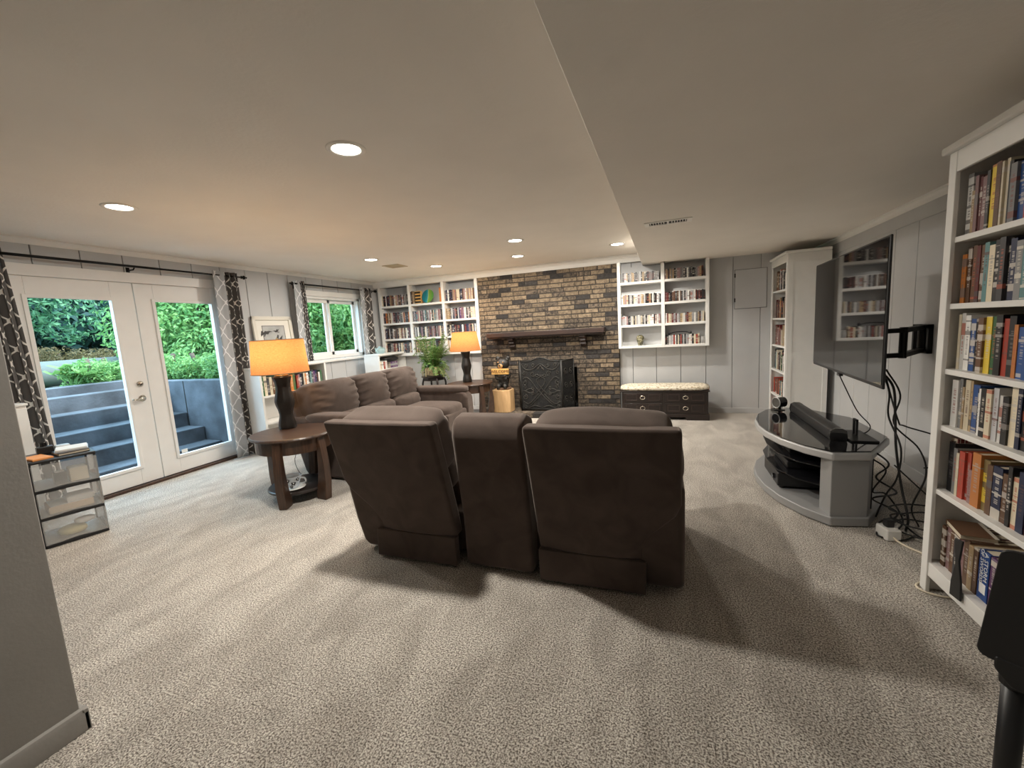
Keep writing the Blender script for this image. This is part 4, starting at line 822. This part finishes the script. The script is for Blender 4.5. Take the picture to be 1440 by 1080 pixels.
cont = [('folded_cloth', 'yellow cloth in the bottom clear drawer', 'towel', .004, (-.09, .07, .03, .2, .06)), ('paper_pad', 'beige papers in the middle clear drawer', 'beige', .21, (-.12, .12, .02, .25, .05)), ('paper_pad', 'white paper pad in the middle clear drawer', 'paper', .262, (-.02, .13, .03, .2, .04)), ('small_box', 'pale green box in the top clear drawer', 'cream', .416, (.02, .12, .03, .14, .10)), ('small_box', 'dark grey box in the top clear drawer', 'black', .416, (-.06, .01, .05, .14, .085)), ('folded_cloth', 'white crumpled cloth in the bottom clear drawer', 'paper', .07, (.0, .12, .04, .14, .045))]
for nm, lb, mt_, z, (a, b, c, d, hh) in cont:
    o = thing(nm, lb, 'cloth' if 'cloth' in nm else 'box' if 'box' in nm else 'paper', (-4.215, 1.722, z+.031), rad(74)); q = MB()
    if 'cloth' in nm: q.pillow(((a+b)/2, (c+d)/2, hh/2), ((b-a)/2, (d-c)/2, hh/2), 2.6, (10, 8, 6), wr=.008).build('cloth', mt_, o, smooth=True)
    else: q.box(a, b, c, d, 0, hh).build('body', mt_, o, bevel=.004); Bx(a+.01, b-.01, c+.01, d-.01, hh, hh+.003).build('top_sheet', 'paper', o)
def on_top(name, lb, cat, x, y, rz): return thing(name, lb, cat, (-4.215+.27*x-.96*y, 1.722+.96*x+.27*y, h_), rad(74)+rz)
o = on_top('notebook', 'dark notebook lying on the plastic drawers under white papers', 'notebook', .06, .10, .1); Bx(-.085, .085, -.07, .12, 0, .004).build('cover', 'espresso', o); Bx(-.083, .085, -.068, .118, .004, .016).build('pages', 'pages', o); Bx(-.085, .085, -.07, .12, .016, .019).build('cover', 'espresso', o)
o = on_top('paper_stack', 'grey folder with white papers on the plastic drawers', 'papers', .065, .11, -.15); o.location.z += .019; Bx(-.09, .09, -.06, .14, 0, .01).build('folder', 'teal' if 'teal' in MT else 'silver', o); Bx(-.085, .085, -.058, .13, .01, .02).build('sheets', 'paper', o)
o = on_top('orange_envelope', 'orange envelope lying on the plastic drawers', 'envelope', -.115, .10, .2); Bx(-.055, .055, -.09, .12, 0, .012).build('envelope', 'orange', o, bevel=.002); Bx(-.05, .05, -.085, .0, .012, .014).build('flap', 'orange', o)
o = on_top('camera_body', 'small dark camera and silver case at the back of the plastic drawers', 'camera', -.03, .27, 0); Bx(-.07, .02, -.03, .03, 0, .06).build('body', 'black', o, bevel=.008); MB().lathe([(.022, 0), (.02, .03)], 16, (-.03, 0, .06)).build('lens', 'blackgloss', o); Bx(.025, .11, -.03, .04, 0, .05).build('case', 'silver', o, bevel=.01)
o = thing('white_cabinet', 'plain white cabinet behind the plastic drawers against the wall', 'cabinet', (-4.84, 1.61, 0)); Bx(-.065, .06, -.19, .19, .05, 1.02).build('body', 'white', o, bevel=.004); Bx(-.07, .078, -.195, .195, 1.02, 1.04).build('top', 'white', o, bevel=.004); Bx(.06, .075, -.185, .185, .08, 1.0).build('door', 'white', o, bevel=.003); Bx(-.055, .05, -.18, .18, 0, .05).build('plinth', 'white', o)

# ------------------------------------------------------------------ storage bench
bn = thing('storage_bench', 'dark wood storage bench with cream patterned padded lid', 'bench', (-.03, 6.25, 0))
Bx(-.575, .575, .0, .40, .075, .40).build('chest_body', 'espresso', bn, bevel=.004)
MB().prism([(-.59, 0), (-.42, 0), (-.40, .04), (.28, .04), (.30, 0), (.59, 0), (.59, .09), (-.59, .09)], -.012, .01, 'y').build('plinth', 'espresso', bn, bevel=.004); MB().box(-.59, -.56, .01, .40, 0, .09).box(.56, .59, .01, .40, 0, .09).build('plinth_side', 'espresso', bn)
Bx(-.595, .595, -.012, .41, .40, .418).build('lid', 'espresso', bn, bevel=.004)
MB().pillow((0, .198, .447), (.60, .215, .032), 6, (30, 12, 4)).build('lid_cushion', 'bench', bn, smooth=True)
for i, cx in enumerate((-.285, .285)):
    for j, z in enumerate((.105, .255)):
        df = Bx(cx-.265, cx+.265, -.010, .004, z, z+.132).build('drawer_front', 'espresso', bn, bevel=.005)
        for s in (-1, 1):
            a, b = (cx-.235, cx-.075) if s < 0 else (cx+.075, cx+.235); m = MB()
            for q in ((a, b, z+.02, z+.03), (a, b, z+.102, z+.112), (a, a+.01, z+.02, z+.112), (b-.01, b, z+.02, z+.112)): m.box(q[0], q[1], -.016, -.009, q[2], q[3])
            m.build('raised_moulding', 'mantel', df, bevel=.002)
        m = MB().tube([(cx+.033*cos(a*pi/10), -.022, z+.066+.024*sin(a*pi/10)) for a in range(20)], .006, 8, True); m.build('ring_pull', 'nickel', df, smooth=True); MB().ball((cx, -.016, z+.09), .011, 10, 6).build('pull_rose', 'nickel', df, smooth=True)

# ------------------------------------------------------------------ fireplace screen, logs, bear
fs = thing('fireplace_screen', 'black iron folding fireplace screen with scrollwork on the hearth', 'fire screen', (-1.86, 6.40, .075))
def arch(hw, n=12): # arched top outline
    pts = []
    for i in range(n+1):
        u = -1+2*i/n; k = max(0, 1-abs(u)/.62); pts.append((hw*u, .80+.055*(k*k*(3-2*k))))
    return pts
def screen_panel(name, hw, loc, rz, arched):
    top = arch(hw) if arched else [(-hw, .80), (hw, .80)]
    p = MB().prism([(-hw, .03), (hw, .03)] + top[::-1], -.002, .002, 'y').build(name, 'mesh', fs, loc=loc, rot=(0, 0, rz))
    m = MB().tube([(-hw, 0, 0), (-hw, 0, .80)], .011, 8).tube([(hw, 0, 0), (hw, 0, .80)], .011, 8).tube([(-hw, 0, .03), (hw, 0, .03)], .008, 6).tube([(a, 0, b) for a, b in top], .010, 8); m.build('iron_frame', 'iron', p, smooth=True)
    return p
cp = screen_panel('centre_panel', .335, (0, 0, 0), 0, True)
for s in (-1, 1):
    a = s*rad(62) if s > 0 else s*rad(68); hw = .145
    wp_ = screen_panel('side_panel', hw, (s*(.335+.006)+s*hw*cos(a), hw*abs(sin(a)), 0), a, False)
    for zz in (.62, .40, .18):
        for q in (-1, 1): MB().tube(spiral if False else [(q*.06+.05*q*(1-k/22)*cos(k*.45)*.9, -.008, zz+.06*(1-k/22)*sin(k*.45)) for k in range(22)], .0045, 5).build('scroll', 'scroll', wp_, smooth=True)
def sc(pts, r=.0045): MB().tube(smooth([(a, -.010, b) for a, b in pts], 5), r, 5).build('scroll', 'scroll', cp, smooth=True)
def curl(cx, cz, r, a0, turns, d): sc([(cx+r*(1-.75*k/14)*cos(a0+d*turns*2*pi*k/14), cz+r*(1-.75*k/14)*sin(a0+d*turns*2*pi*k/14)) for k in range(15)])
for s in (-1, 1):
    sc([(s*.31, .76), (s*.27, .70), (s*.20, .665), (s*.12, .68), (s*.05, .73), (0, .765)]); sc([(0, .735), (s*.06, .66), (s*.02, .70)])
    curl(s*.24, .735, .03, 0, 1.3, s); curl(s*.12, .735, .03, 0, 1.3, -s); curl(s*.28, .62, .03, pi/2, 1.2, s)
    sc([(s*.03, .575), (s*.06, .595), (s*.09, .575), (s*.06, .555), (s*.03, .575), (0, .575)]); curl(s*.13, .60, .045, 0, 1.2, s)
    sc([(s*.30, .52), (s*.24, .55), (s*.17, .50), (s*.08, .38), (-s*.04, .24), (-s*.18, .10)]); sc([(0, .56), (s*.06, .52), (s*.06, .46), (0, .38), (-s*.10, .27)])
    curl(s*.27, .46, .04, pi/2, 1.2, s); curl(s*.27, .40, .03, -pi/2, 1.1, -s); sc([(s*.12, .33), (s*.18, .365), (s*.26, .335), (s*.30, .33)]); sc([(s*.12, .33), (s*.18, .295), (s*.26, .325), (s*.30, .33)])
    curl(s*.14, .375, .025, 0, 1.2, s); curl(s*.14, .285, .025, 0, 1.2, -s); curl(s*.27, .23, .045, pi/2, 1.3, s); sc([(s*.30, .16), (s*.22, .12), (s*.12, .20), (s*.05, .28)]); curl(s*.27, .08, .03, 0, 1.2, s); sc([(s*.22, .05), (s*.12, .09), (0, .06)])
lg = thing('gas_log_set', 'pale ashy logs in the firebox behind the black screen', 'logs', (-1.70, 6.84, .08))
for k, (x, z, r, a) in enumerate(((-.05, .05, .045, .1), (.05, .055, .05, -.15), (0, .135, .04, .3))):
    MB().tube([(x-.25*cos(a), .02*k-.05-.25*sin(a)*.4, z), (x, .02*k-.05, z+.008), (x+.25*cos(a), .02*k-.05+.25*sin(a)*.4, z)], [r*.9, r, r*.85], 10).build('log', 'ash', lg, smooth=True)
br = thing('pine_block', 'square pale pine log block on the hearth under the carved bear', 'log block', (-2.50, 6.37, .073))
MB().prism([(-.155, -.10), (-.05, -.155), (.10, -.15), (.155, -.10), (.155, .10), (.10, .15), (-.11, .15), (-.155, .10)], 0, .365).build('block', 'pine', br, bevel=.008)
be = thing('bear_statue', 'carved black bear figurine holding a welcome sign on the pine block', 'statue', (-2.48, 6.37, .438)); be.scale = (1.2, 1.2, 1.2)
b = MB(); b.ball((0, 0, .15), .085, 14, 10, (1, .85, 1.45)); b.ball((0, -.005, .345), .090, 14, 10, (1.05, .9, .95)); b.ball((0, -.07, .33), .042, 10, 8, (1, 1, .85))
for s in (-1, 1):
    b.ball((s*.075, .01, .42), .033, 10, 8, (1, .7, 1)); b.ball((s*.045, -.06, .05), .042, 10, 8, (.9, 1.35, .95)); b.ball((s*.09, -.03, .20), .036, 10, 8, (.8, 1, 1.5)); b.ball((s*.055, -.075, .155), .030, 10, 8, (1.1, .9, .9)); b.ball((s*.05, -.095, .04), .03, 10, 8, (.8, .8, 1.1))
o = b.build('body', 'bearfur', be, smooth=True); rm = o.modifiers.new('fuse', 'REMESH'); rm.mode = 'VOXEL'; rm.voxel_size = .009; rm.use_smooth_shade = True; sm_ = o.modifiers.new('soften', 'SMOOTH'); sm_.iterations = 4
MB().ball((0, -.098, .322), .037, 12, 8, (.95, .8, .85)).build('snout', 'bearsnout', be, smooth=True); MB().ball((0, -.128, .335), .013, 8, 6, (1.3, .8, .8)).build('nose', 'bearfur', be, smooth=True)
for s in (-1, 1): MB().ball((s*.034, -.082, .372), .009, 8, 6).build('eye', 'bearsnout', be, smooth=True)
sg = Bx(-.122, .122, -.125, -.100, .215, .290).build('welcome_sign', 'signwood', be, bevel=.004)
text_mesh('WELCOME', .056, .002, 'sign_letters', 'darkletters', sg, (0, -.1275, .2525), (pi/2, 0, 0), 1.0)
MB().lathe([(.10, 0), (.105, .012), (.10, .028), (.07, .03)], 20).build('bark_base', 'bark', be)

# ------------------------------------------------------------------ plant on its stand
ps_ = thing('plant_stand', 'carved dark wood plant stand with curved legs in the far corner', 'stand', (-3.80, 6.42, 0))
MB().lathe([(.20, .655), (.215, .663), (.215, .672), (.20, .68)], 32).build('stand_top', 'espresso', ps_); MB().lathe([(.175, .60), (.185, .655)], 24, cap=False, rip=lambda a, z: 1+.04*cos(8*a)).build('apron', 'espresso', ps_)
for a in range(4):
    an = pi/4+a*pi/2; MB().tube(smooth([(.175*cos(an), .175*sin(an), .645), (.205*cos(an), .205*sin(an), .52), (.165*cos(an), .165*sin(an), .30), (.16*cos(an), .16*sin(an), .12), (.20*cos(an), .20*sin(an), .012)]), .017, 8).build('leg', 'espresso', ps_, smooth=True)
MB().lathe([(.13, .22), (.14, .226), (.14, .236), (.13, .242)], 24).build('lower_shelf', 'espresso', ps_)
pp = thing('potted_fern', 'bushy green fern in a woven basket on the plant stand', 'plant', (-3.80, 6.42, .68))
MB().lathe([(.10, 0), (.125, .01), (.15, .09), (.155, .15), (.14, .152), (.12, .13)], 28, rip=lambda a, z: 1+.02*cos(28*a)).build('basket', 'basket', pp)
rf = random.Random(5); m = MB(); stems = MB()
for k in range(95):
    a = rf.uniform(0, 2*pi); L = rf.uniform(.22, .42); up = rf.uniform(.10, .62); P = []
    for i in range(9):
        u = i/8; P.append(Vector((cos(a)*(.04+L*.75*u), sin(a)*(.04+L*.75*u)*.85, .13+up*u*1.3-L*1.0*u*u*(1.1-up))))
    stems.tube(P, .002, 4)
    for i in range(1, 9):
        d = (P[i]-P[i-1]).normalized(); sd = d.cross(Vector((0, 0, 1))).normalized(); l = .055*(1-.6*abs(i/8-.45))
        for s in (-1, 1):
            for off in (0, .5):
                p = P[i-1].lerp(P[i], off); e = p+sd*s*l+d*l*.35+Vector((0, 0, rf.uniform(-.02, .01))); wv = d*.009
                m.add([p-wv, p+wv, e+wv*.4, e-wv*.4], [(0, 1, 2, 3)])
o = m.build('fronds', 'fern', pp); o['kind'] = 'stuff'; stems.build('stems', 'drystem', pp)
ds = MB()
for k in range(40):
    a = rf.uniform(0, 2*pi); ds.tube(smooth([(cos(a)*.13, sin(a)*.13, .15), (cos(a)*.19, sin(a)*.18, .13), (cos(a)*.20, sin(a)*.19, rf.uniform(-.02, .06))], 3), .004, 4)
ds.build('dry_fronds', 'drystem', pp)['kind'] = 'stuff'

# ------------------------------------------------------------------ cup, cords and small things round the near end table
sa = thing('saucer', 'white saucer on the lower shelf of the near end table', 'saucer', (-3.10, 2.70, .114)); MB().lathe([(.04, 0), (.05, .003), (.095, .014), (.098, .017), (.05, .008), (.001, .006)], 32).build('dish', 'paper', sa, smooth=True)
cu = thing('glass_cup', 'large clear glass cup painted with black flowers, standing on the saucer', 'cup', (-3.10, 2.70, .123)); MB().lathe([(.03, 0), (.034, .004), (.05, .03), (.066, .075), (.075, .112), (.0725, .112), (.062, .07), (.045, .03), (.001, .010)], 32).build('bowl', 'cupglass', cu, smooth=True)
MB().tube(smooth([(.066, .02, .09), (.105, .03, .085), (.11, .03, .05), (.055, .02, .035)]), .007, 8).build('handle', 'cupglass', cu, smooth=True)
for (an, z, r) in ((-40, .055, .020), (-75, .085, .018), (-62, .025, .015), (-12, .088, .016)):
    a = rad(an); rr = .034+.40*z+.004; c = Vector((rr*cos(a), rr*sin(a), z)); n = Vector((cos(a), sin(a), .25)).normalized(); e1 = Vector((-sin(a), cos(a), 0)); e2 = n.cross(e1); q = MB()
    vs_ = [c+n*.003+(e1*cos(i*pi/10)+e2*sin(i*pi/10))*r*(1 if i % 4 < 2 else .72) for i in range(20)]; q.add(vs_+[p-n*.003 for p in vs_], [tuple(range(20)), tuple(range(39, 19, -1))]+[(i, (i+1) % 20, 20+(i+1) % 20, 20+i) for i in range(20)]); fl = q.build('painted_flower', 'flower', cu)
    MB().ball(c+n*.004, r*.28, 8, 6, (1, 1, 1)).build('flower_centre', 'paper', fl)
cord('lamp_cord', 'thin dark lamp cord hanging behind the near end table', [(-3.42, 3.02, .60), (-3.46, 3.14, .58), (-3.46, 3.15, .40), (-3.50, 3.10, .22), (-3.48, 3.14, .06), (-3.50, 3.25, .006)], .003)
ch = thing('wall_charger', 'white charger box with a dark lead on the carpet behind the glass cup', 'charger', (-3.40, 3.10, 0), .4); Bx(-.05, .05, -.04, .04, 0, .075).build('body', 'paper', ch, bevel=.008); MB().tube([(0, -.04, .05), (.04, -.09, .03), (.10, -.10, .006)], .004).build('lead', 'cable', ch)

# ------------------------------------------------------------------ music stand at the right edge
ms = thing('music_stand', 'black music stand at the lower right corner, desk folded upright', 'music stand', (.79, 1.265, 0), rad(-38))
pr = []
for (cx_c, cz_c, a0) in ((.31, .565, -90), (.31, .81, 0), (-.018, .81, 90), (-.040, .565, 180)):
    for k in range(4): a = rad(a0+30*k); pr.append((cx_c+.02*cos(a), cz_c+.02*sin(a)))
MB().prism(pr, -.052, -.042, 'y').build('desk', 'black', ms, bevel=.003); Bx(-.02, .06, -.042, .0, .58, .61).build('tilt_bracket', 'black', ms)
MB().prism([(.0, .495), (.29, .495), (.31, .52), (.31, .56), (-.03, .56), (-.03, .53), (-.015, .51)], -.056, -.028, 'y').build('ledge', 'black', ms, bevel=.006)
MB().lathe([(.023, .05), (.023, .48)], 16).build('lower_pole', 'black', ms, smooth=True); MB().lathe([(.018, .45), (.018, .62)], 16).build('upper_pole', 'black', ms, smooth=True); MB().lathe([(.028, .475), (.028, .505)], 12).build('collar', 'black', ms)
for k in range(3): a = k*2.094+rad(128); MB().tube([(.0, 0, .20), (.18*cos(a), .18*sin(a), .012)], .009, 8).build('leg', 'black', ms, smooth=True)

# ------------------------------------------------------------------ outside: steps, retaining walls, garden
GZ = .93
ex = struct(Bx(-9.0, XL-.15, 1.0, 4.1, -.25, -.06).build('landing_outside', 'concrete'))
stp = thing('concrete_steps', 'blue grey concrete steps climbing away outside the french doors', 'steps', (-5.72, 2.6, 0))
for k in range(5): Bx(-1.5, -.31*k, -1.6, 1.34, -.2+.19*k if k else -.2, .125+.19*k).build('step', 'concrete', stp, bevel=.012)
rw = thing('retaining_wall', 'pale concrete retaining wall at the right of the outside steps', 'wall', (-7.5, 4.05, 0)); Bx(-1.9, 2.24, -.1, .1, -.2, GZ+.02).build('wall_block', 'concrete', rw, bevel=.01); Bx(1.15, 1.165, -.103, -.1, -.2, GZ+.015).build('joint', 'soot', rw)
rw = thing('retaining_wall', 'dark concrete retaining wall behind the top outside step', 'wall', (-7.23, 1.5, 0)); Bx(-.3, 0, -3, 2.44, -.2, GZ+.06).build('wall_block', 'concrete', rw, bevel=.01); Bx(0, .004, .6, .615, 0, GZ+.05).build('joint', 'soot', rw)
lw = MB().box(-45, -7.5, -30, 40, .2, GZ-.04).box(-9.4, XL-.2, 4.14, 40, .2, GZ-.04)
struct(lw.build('ground_outside', 'grass'), 'lawn outside')
tk = thing('garden_tank', 'pale rounded tank lying on the lawn beyond the steps', 'tank', (-9.3, 4.05, GZ-.04), rad(8))
q = MB().lathe([(.05, 0), (.30, .02), (.36, .08), (.37, 2.0), (.35, 2.1), (.05, 2.14)], 20); q.v = [(-p[1]*.9, p[2]-.9, max(0, p[0]*.62+.20)) for p in q.v]; q.build('body', 'tank', tk, smooth=True); Bx(.1, .3, -.4, .6, 0, .03).build('skid', 'tank', tk)
def foliage(name, n, rx, ry, rz, size, seed, mat, droop=.3):
    rn = random.Random(seed); m = MB(); lobes = [(Vector((rn.uniform(-.65, .65)*rx, rn.uniform(-.65, .65)*ry, rn.uniform(-.7, .7)*rz)), rn.uniform(.28, .5)) for _ in range(26)]
    for _ in range(n):
        c, s = rn.choice(lobes); d = Vector((rn.gauss(0, 1), rn.gauss(0, 1), rn.gauss(0, 1))).normalized(); p = c+Vector((d.x*s*rx, d.y*s*ry, d.z*s*rz))*rn.uniform(.75, 1.05)
        nr = (d+Vector((rn.gauss(0, .5), rn.gauss(0, .5), rn.gauss(0, .5)+.3))).normalized(); a = nr.orthogonal().normalized(); a = (a*cos(rn.random()*6.28)+nr.cross(a)*sin(rn.random()*6.28)).normalized(); b_ = nr.cross(a); k = size*rn.uniform(.6, 1.3)
        m.add([p-a*k*.9, p-b_*k*.4+nr*k*.08, p+a*k, p+b_*k*.4+nr*k*.08], [(0, 1, 2, 3)])
    return m.mesh(name, mat)
FOL = dict(light=foliage('crown_light', 15000, 2.6, 2.6, 2.6, .10, 1, 'leaf1'), dark=foliage('crown_dark', 17000, 2.6, 2.6, 3.0, .15, 2, 'leaf2'), fresh=foliage('bush_fresh', 10000, 1.0, 1.0, .95, .05, 3, 'leaf4'), yellow=foliage('bush_yellow', 4000, 1.0, .8, .6, .045, 4, 'leaf3'), small=foliage('bush_small', 2500, .42, .42, .30, .035, 6, 'leaf4'), vine=foliage('bush_vine', 13000, 1.2, 1.2, 1.3, .05, 8, 'leaf4'))
def tree(kind, x, y, zc, s, label, cat='tree', trunk=True, rz=0, name='leafy_tree', grp=None):
    t = thing(name, label, cat, (x, y, GZ-.05), rz, grp); o = link('foliage', FOL[kind], t, loc=(0, 0, zc-GZ+.05)); o.scale = (s, s, s); o['kind'] = 'stuff'
    MB().tube(smooth([(0, 0, 0), (.05, .03, (zc-GZ)*.5), (-.04, .05, zc-GZ+.3)], 4), .13*s if trunk else .03, 8).build('trunk', 'trunk', t, smooth=True)
gt = 'trees beyond the lawn'
tree('light', -14, 4.7, 3.3, .72, 'light green tree seen in the left door pane', grp=gt, rz=.4)
tree('light', -17, 4.6, 4.6, 1.0, 'light green tree nearest the left curtain, low branches', grp=gt, rz=1.9)
tree('dark', -22, 12.0, 4.2, 1.5, 'dark blue green tree filling the middle of the left pane', grp=gt, rz=.9)
tree('dark', -25, 8.0, 5.0, 1.7, 'tall dark tree behind the light green one', grp=gt, rz=2.2)
tree('dark', -21, 16.5, 4.0, 1.5, 'dark tree behind the shrubs in the right door pane', grp=gt, rz=3.1)
tree('dark', -28, 2.0, 5.0, 1.8, 'tall dark tree far beyond the left curtain', grp=gt, rz=4)
tree('light', -19, 20, 4.0, 1.4, 'light tree far behind the right door pane shrubs', grp=gt, rz=5)
for i, (x, y, s, lb) in enumerate(((-31, 14.5, 1.9, 'dark tree in the back row behind the lawn, seen at the door post'), (-27, 19.5, 1.8, 'dark tree in the back row, right of the door middle'), (-33, 7.5, 2.1, 'dark tree in the back row behind the light green trees'), (-24.5, 24, 1.8, 'dark tree in the back row far right'), (-34, -2, 2.2, 'dark tree in the back row far left'))): tree('dark', x, y, 3.3, s, lb, grp=gt, rz=i*1.7)
gs = 'shrubs beside the steps'
tree('yellow', -15.0, 6.4, 1.20, .7, 'yellowish shrub at the lawn edge in the left pane', 'shrub', False, 0, 'garden_shrub', gs)
tree('yellow', -15.4, 7.5, 1.15, .6, 'pale yellow shrub under the dark trees', 'shrub', False, 2, 'garden_shrub', gs)
for i, (x, y, zc, s, rz, lb) in enumerate(((-8.3, 5.6, 1.9, 1.0, 0, 'bright green bush above the concrete wall, left in the right pane'), (-8.0, 6.9, 2.4, 1.15, 1, 'tall bright green bush behind the concrete wall'), (-9.6, 6.6, 2.8, 1.3, 2, 'high leafy bush at the top of the right pane'))): tree('vine', x, y, zc, s, lb, 'shrub', False, rz, 'garden_shrub', gs)
for i, (x, y, s, lb) in enumerate(((-7.7, 3.55, .75, 'leafy weed at the top right of the outside steps'), (-6.7, 4.40, .7, 'leafy weed sprouting over the concrete wall, left one'), (-6.1, 4.45, .8, 'leafy weed sprouting over the concrete wall near the house'), (-7.3, 4.5, .9, 'leafy weed above the wall corner'), (-8.2, 4.0, .8, 'low weed by the pale tank'))): tree('small', x, y, GZ+.14, s, lb, 'weed', False, i, 'garden_weed', gs)
gw = 'bushes outside the window'
for i, (kd, x, y, zc, s, lb) in enumerate((('fresh', -6.6, 6.55, 1.85, 1.0, 'bright bush in the left window pane'), ('vine', -7.0, 8.0, 1.9, 1.0, 'leafy bush in the right window pane'), ('vine', -8.2, 9.4, 2.6, 1.3, 'taller leafy bush behind the window bushes'), ('fresh', -7.6, 7.4, 2.5, 1.2, 'high bright bush between the window panes'), ('fresh', -6.4, 7.6, 1.2, .8, 'low bright bush under the window'))): tree(kd, x, y, zc, s, lb, 'shrub', False, i*1.3, 'garden_shrub', gw)
# broad leaves by the top step
bl = thing('broad_leaf_plant', 'plant with broad yellow green leaves at the top of the steps', 'plant', (-7.6, 3.35, GZ+.02)); rn = random.Random(9)
for k in range(9):
    a = rn.uniform(0, 6.28); h = rn.uniform(.10, .32); rr = rn.uniform(.05, .22); c = Vector((rr*cos(a), rr*sin(a), h)); MB().tube([(0, 0, -.05), (c.x*.6, c.y*.6, h*.7), c], .006, 5).build('stem', 'leaf4', bl)
    s_ = rn.uniform(.07, .13); q = MB(); q.add([c]+[c+Vector((s_*cos(t*pi/5)*(1.15 if t % 2 else .95), s_*sin(t*pi/5)*(1.1 if t % 2 else .9), .03*cos(t)+.03)) for t in range(10)], [(0, i+1, (i+1) % 10+1) for i in range(10)]); q.build('leaf', 'leaf4', bl)
gr = MB()
for k in range(160):
    x, y = rn.uniform(-9.0, -5.9), rn.uniform(4.25, 5.2); h = rn.uniform(.12, .42); a = rn.uniform(0, 6.28); d = Vector((cos(a), sin(a), 0))*h*.6; p = Vector((x, y, GZ-.05)); sd = Vector((-sin(a), cos(a), 0))*.008
    gr.add([p-sd, p+sd, p+d*.4+Vector((0, 0, h*.8))+sd*.8, p+d*.4+Vector((0, 0, h*.8))-sd*.8, p+d+Vector((0, 0, h))], [(0, 1, 2, 3), (3, 2, 4)])
gro = gr.build('tall_grass', 'leaf4'); tag(gro, 'long grass blades growing above the concrete wall', 'grass'); gro['kind'] = 'stuff'
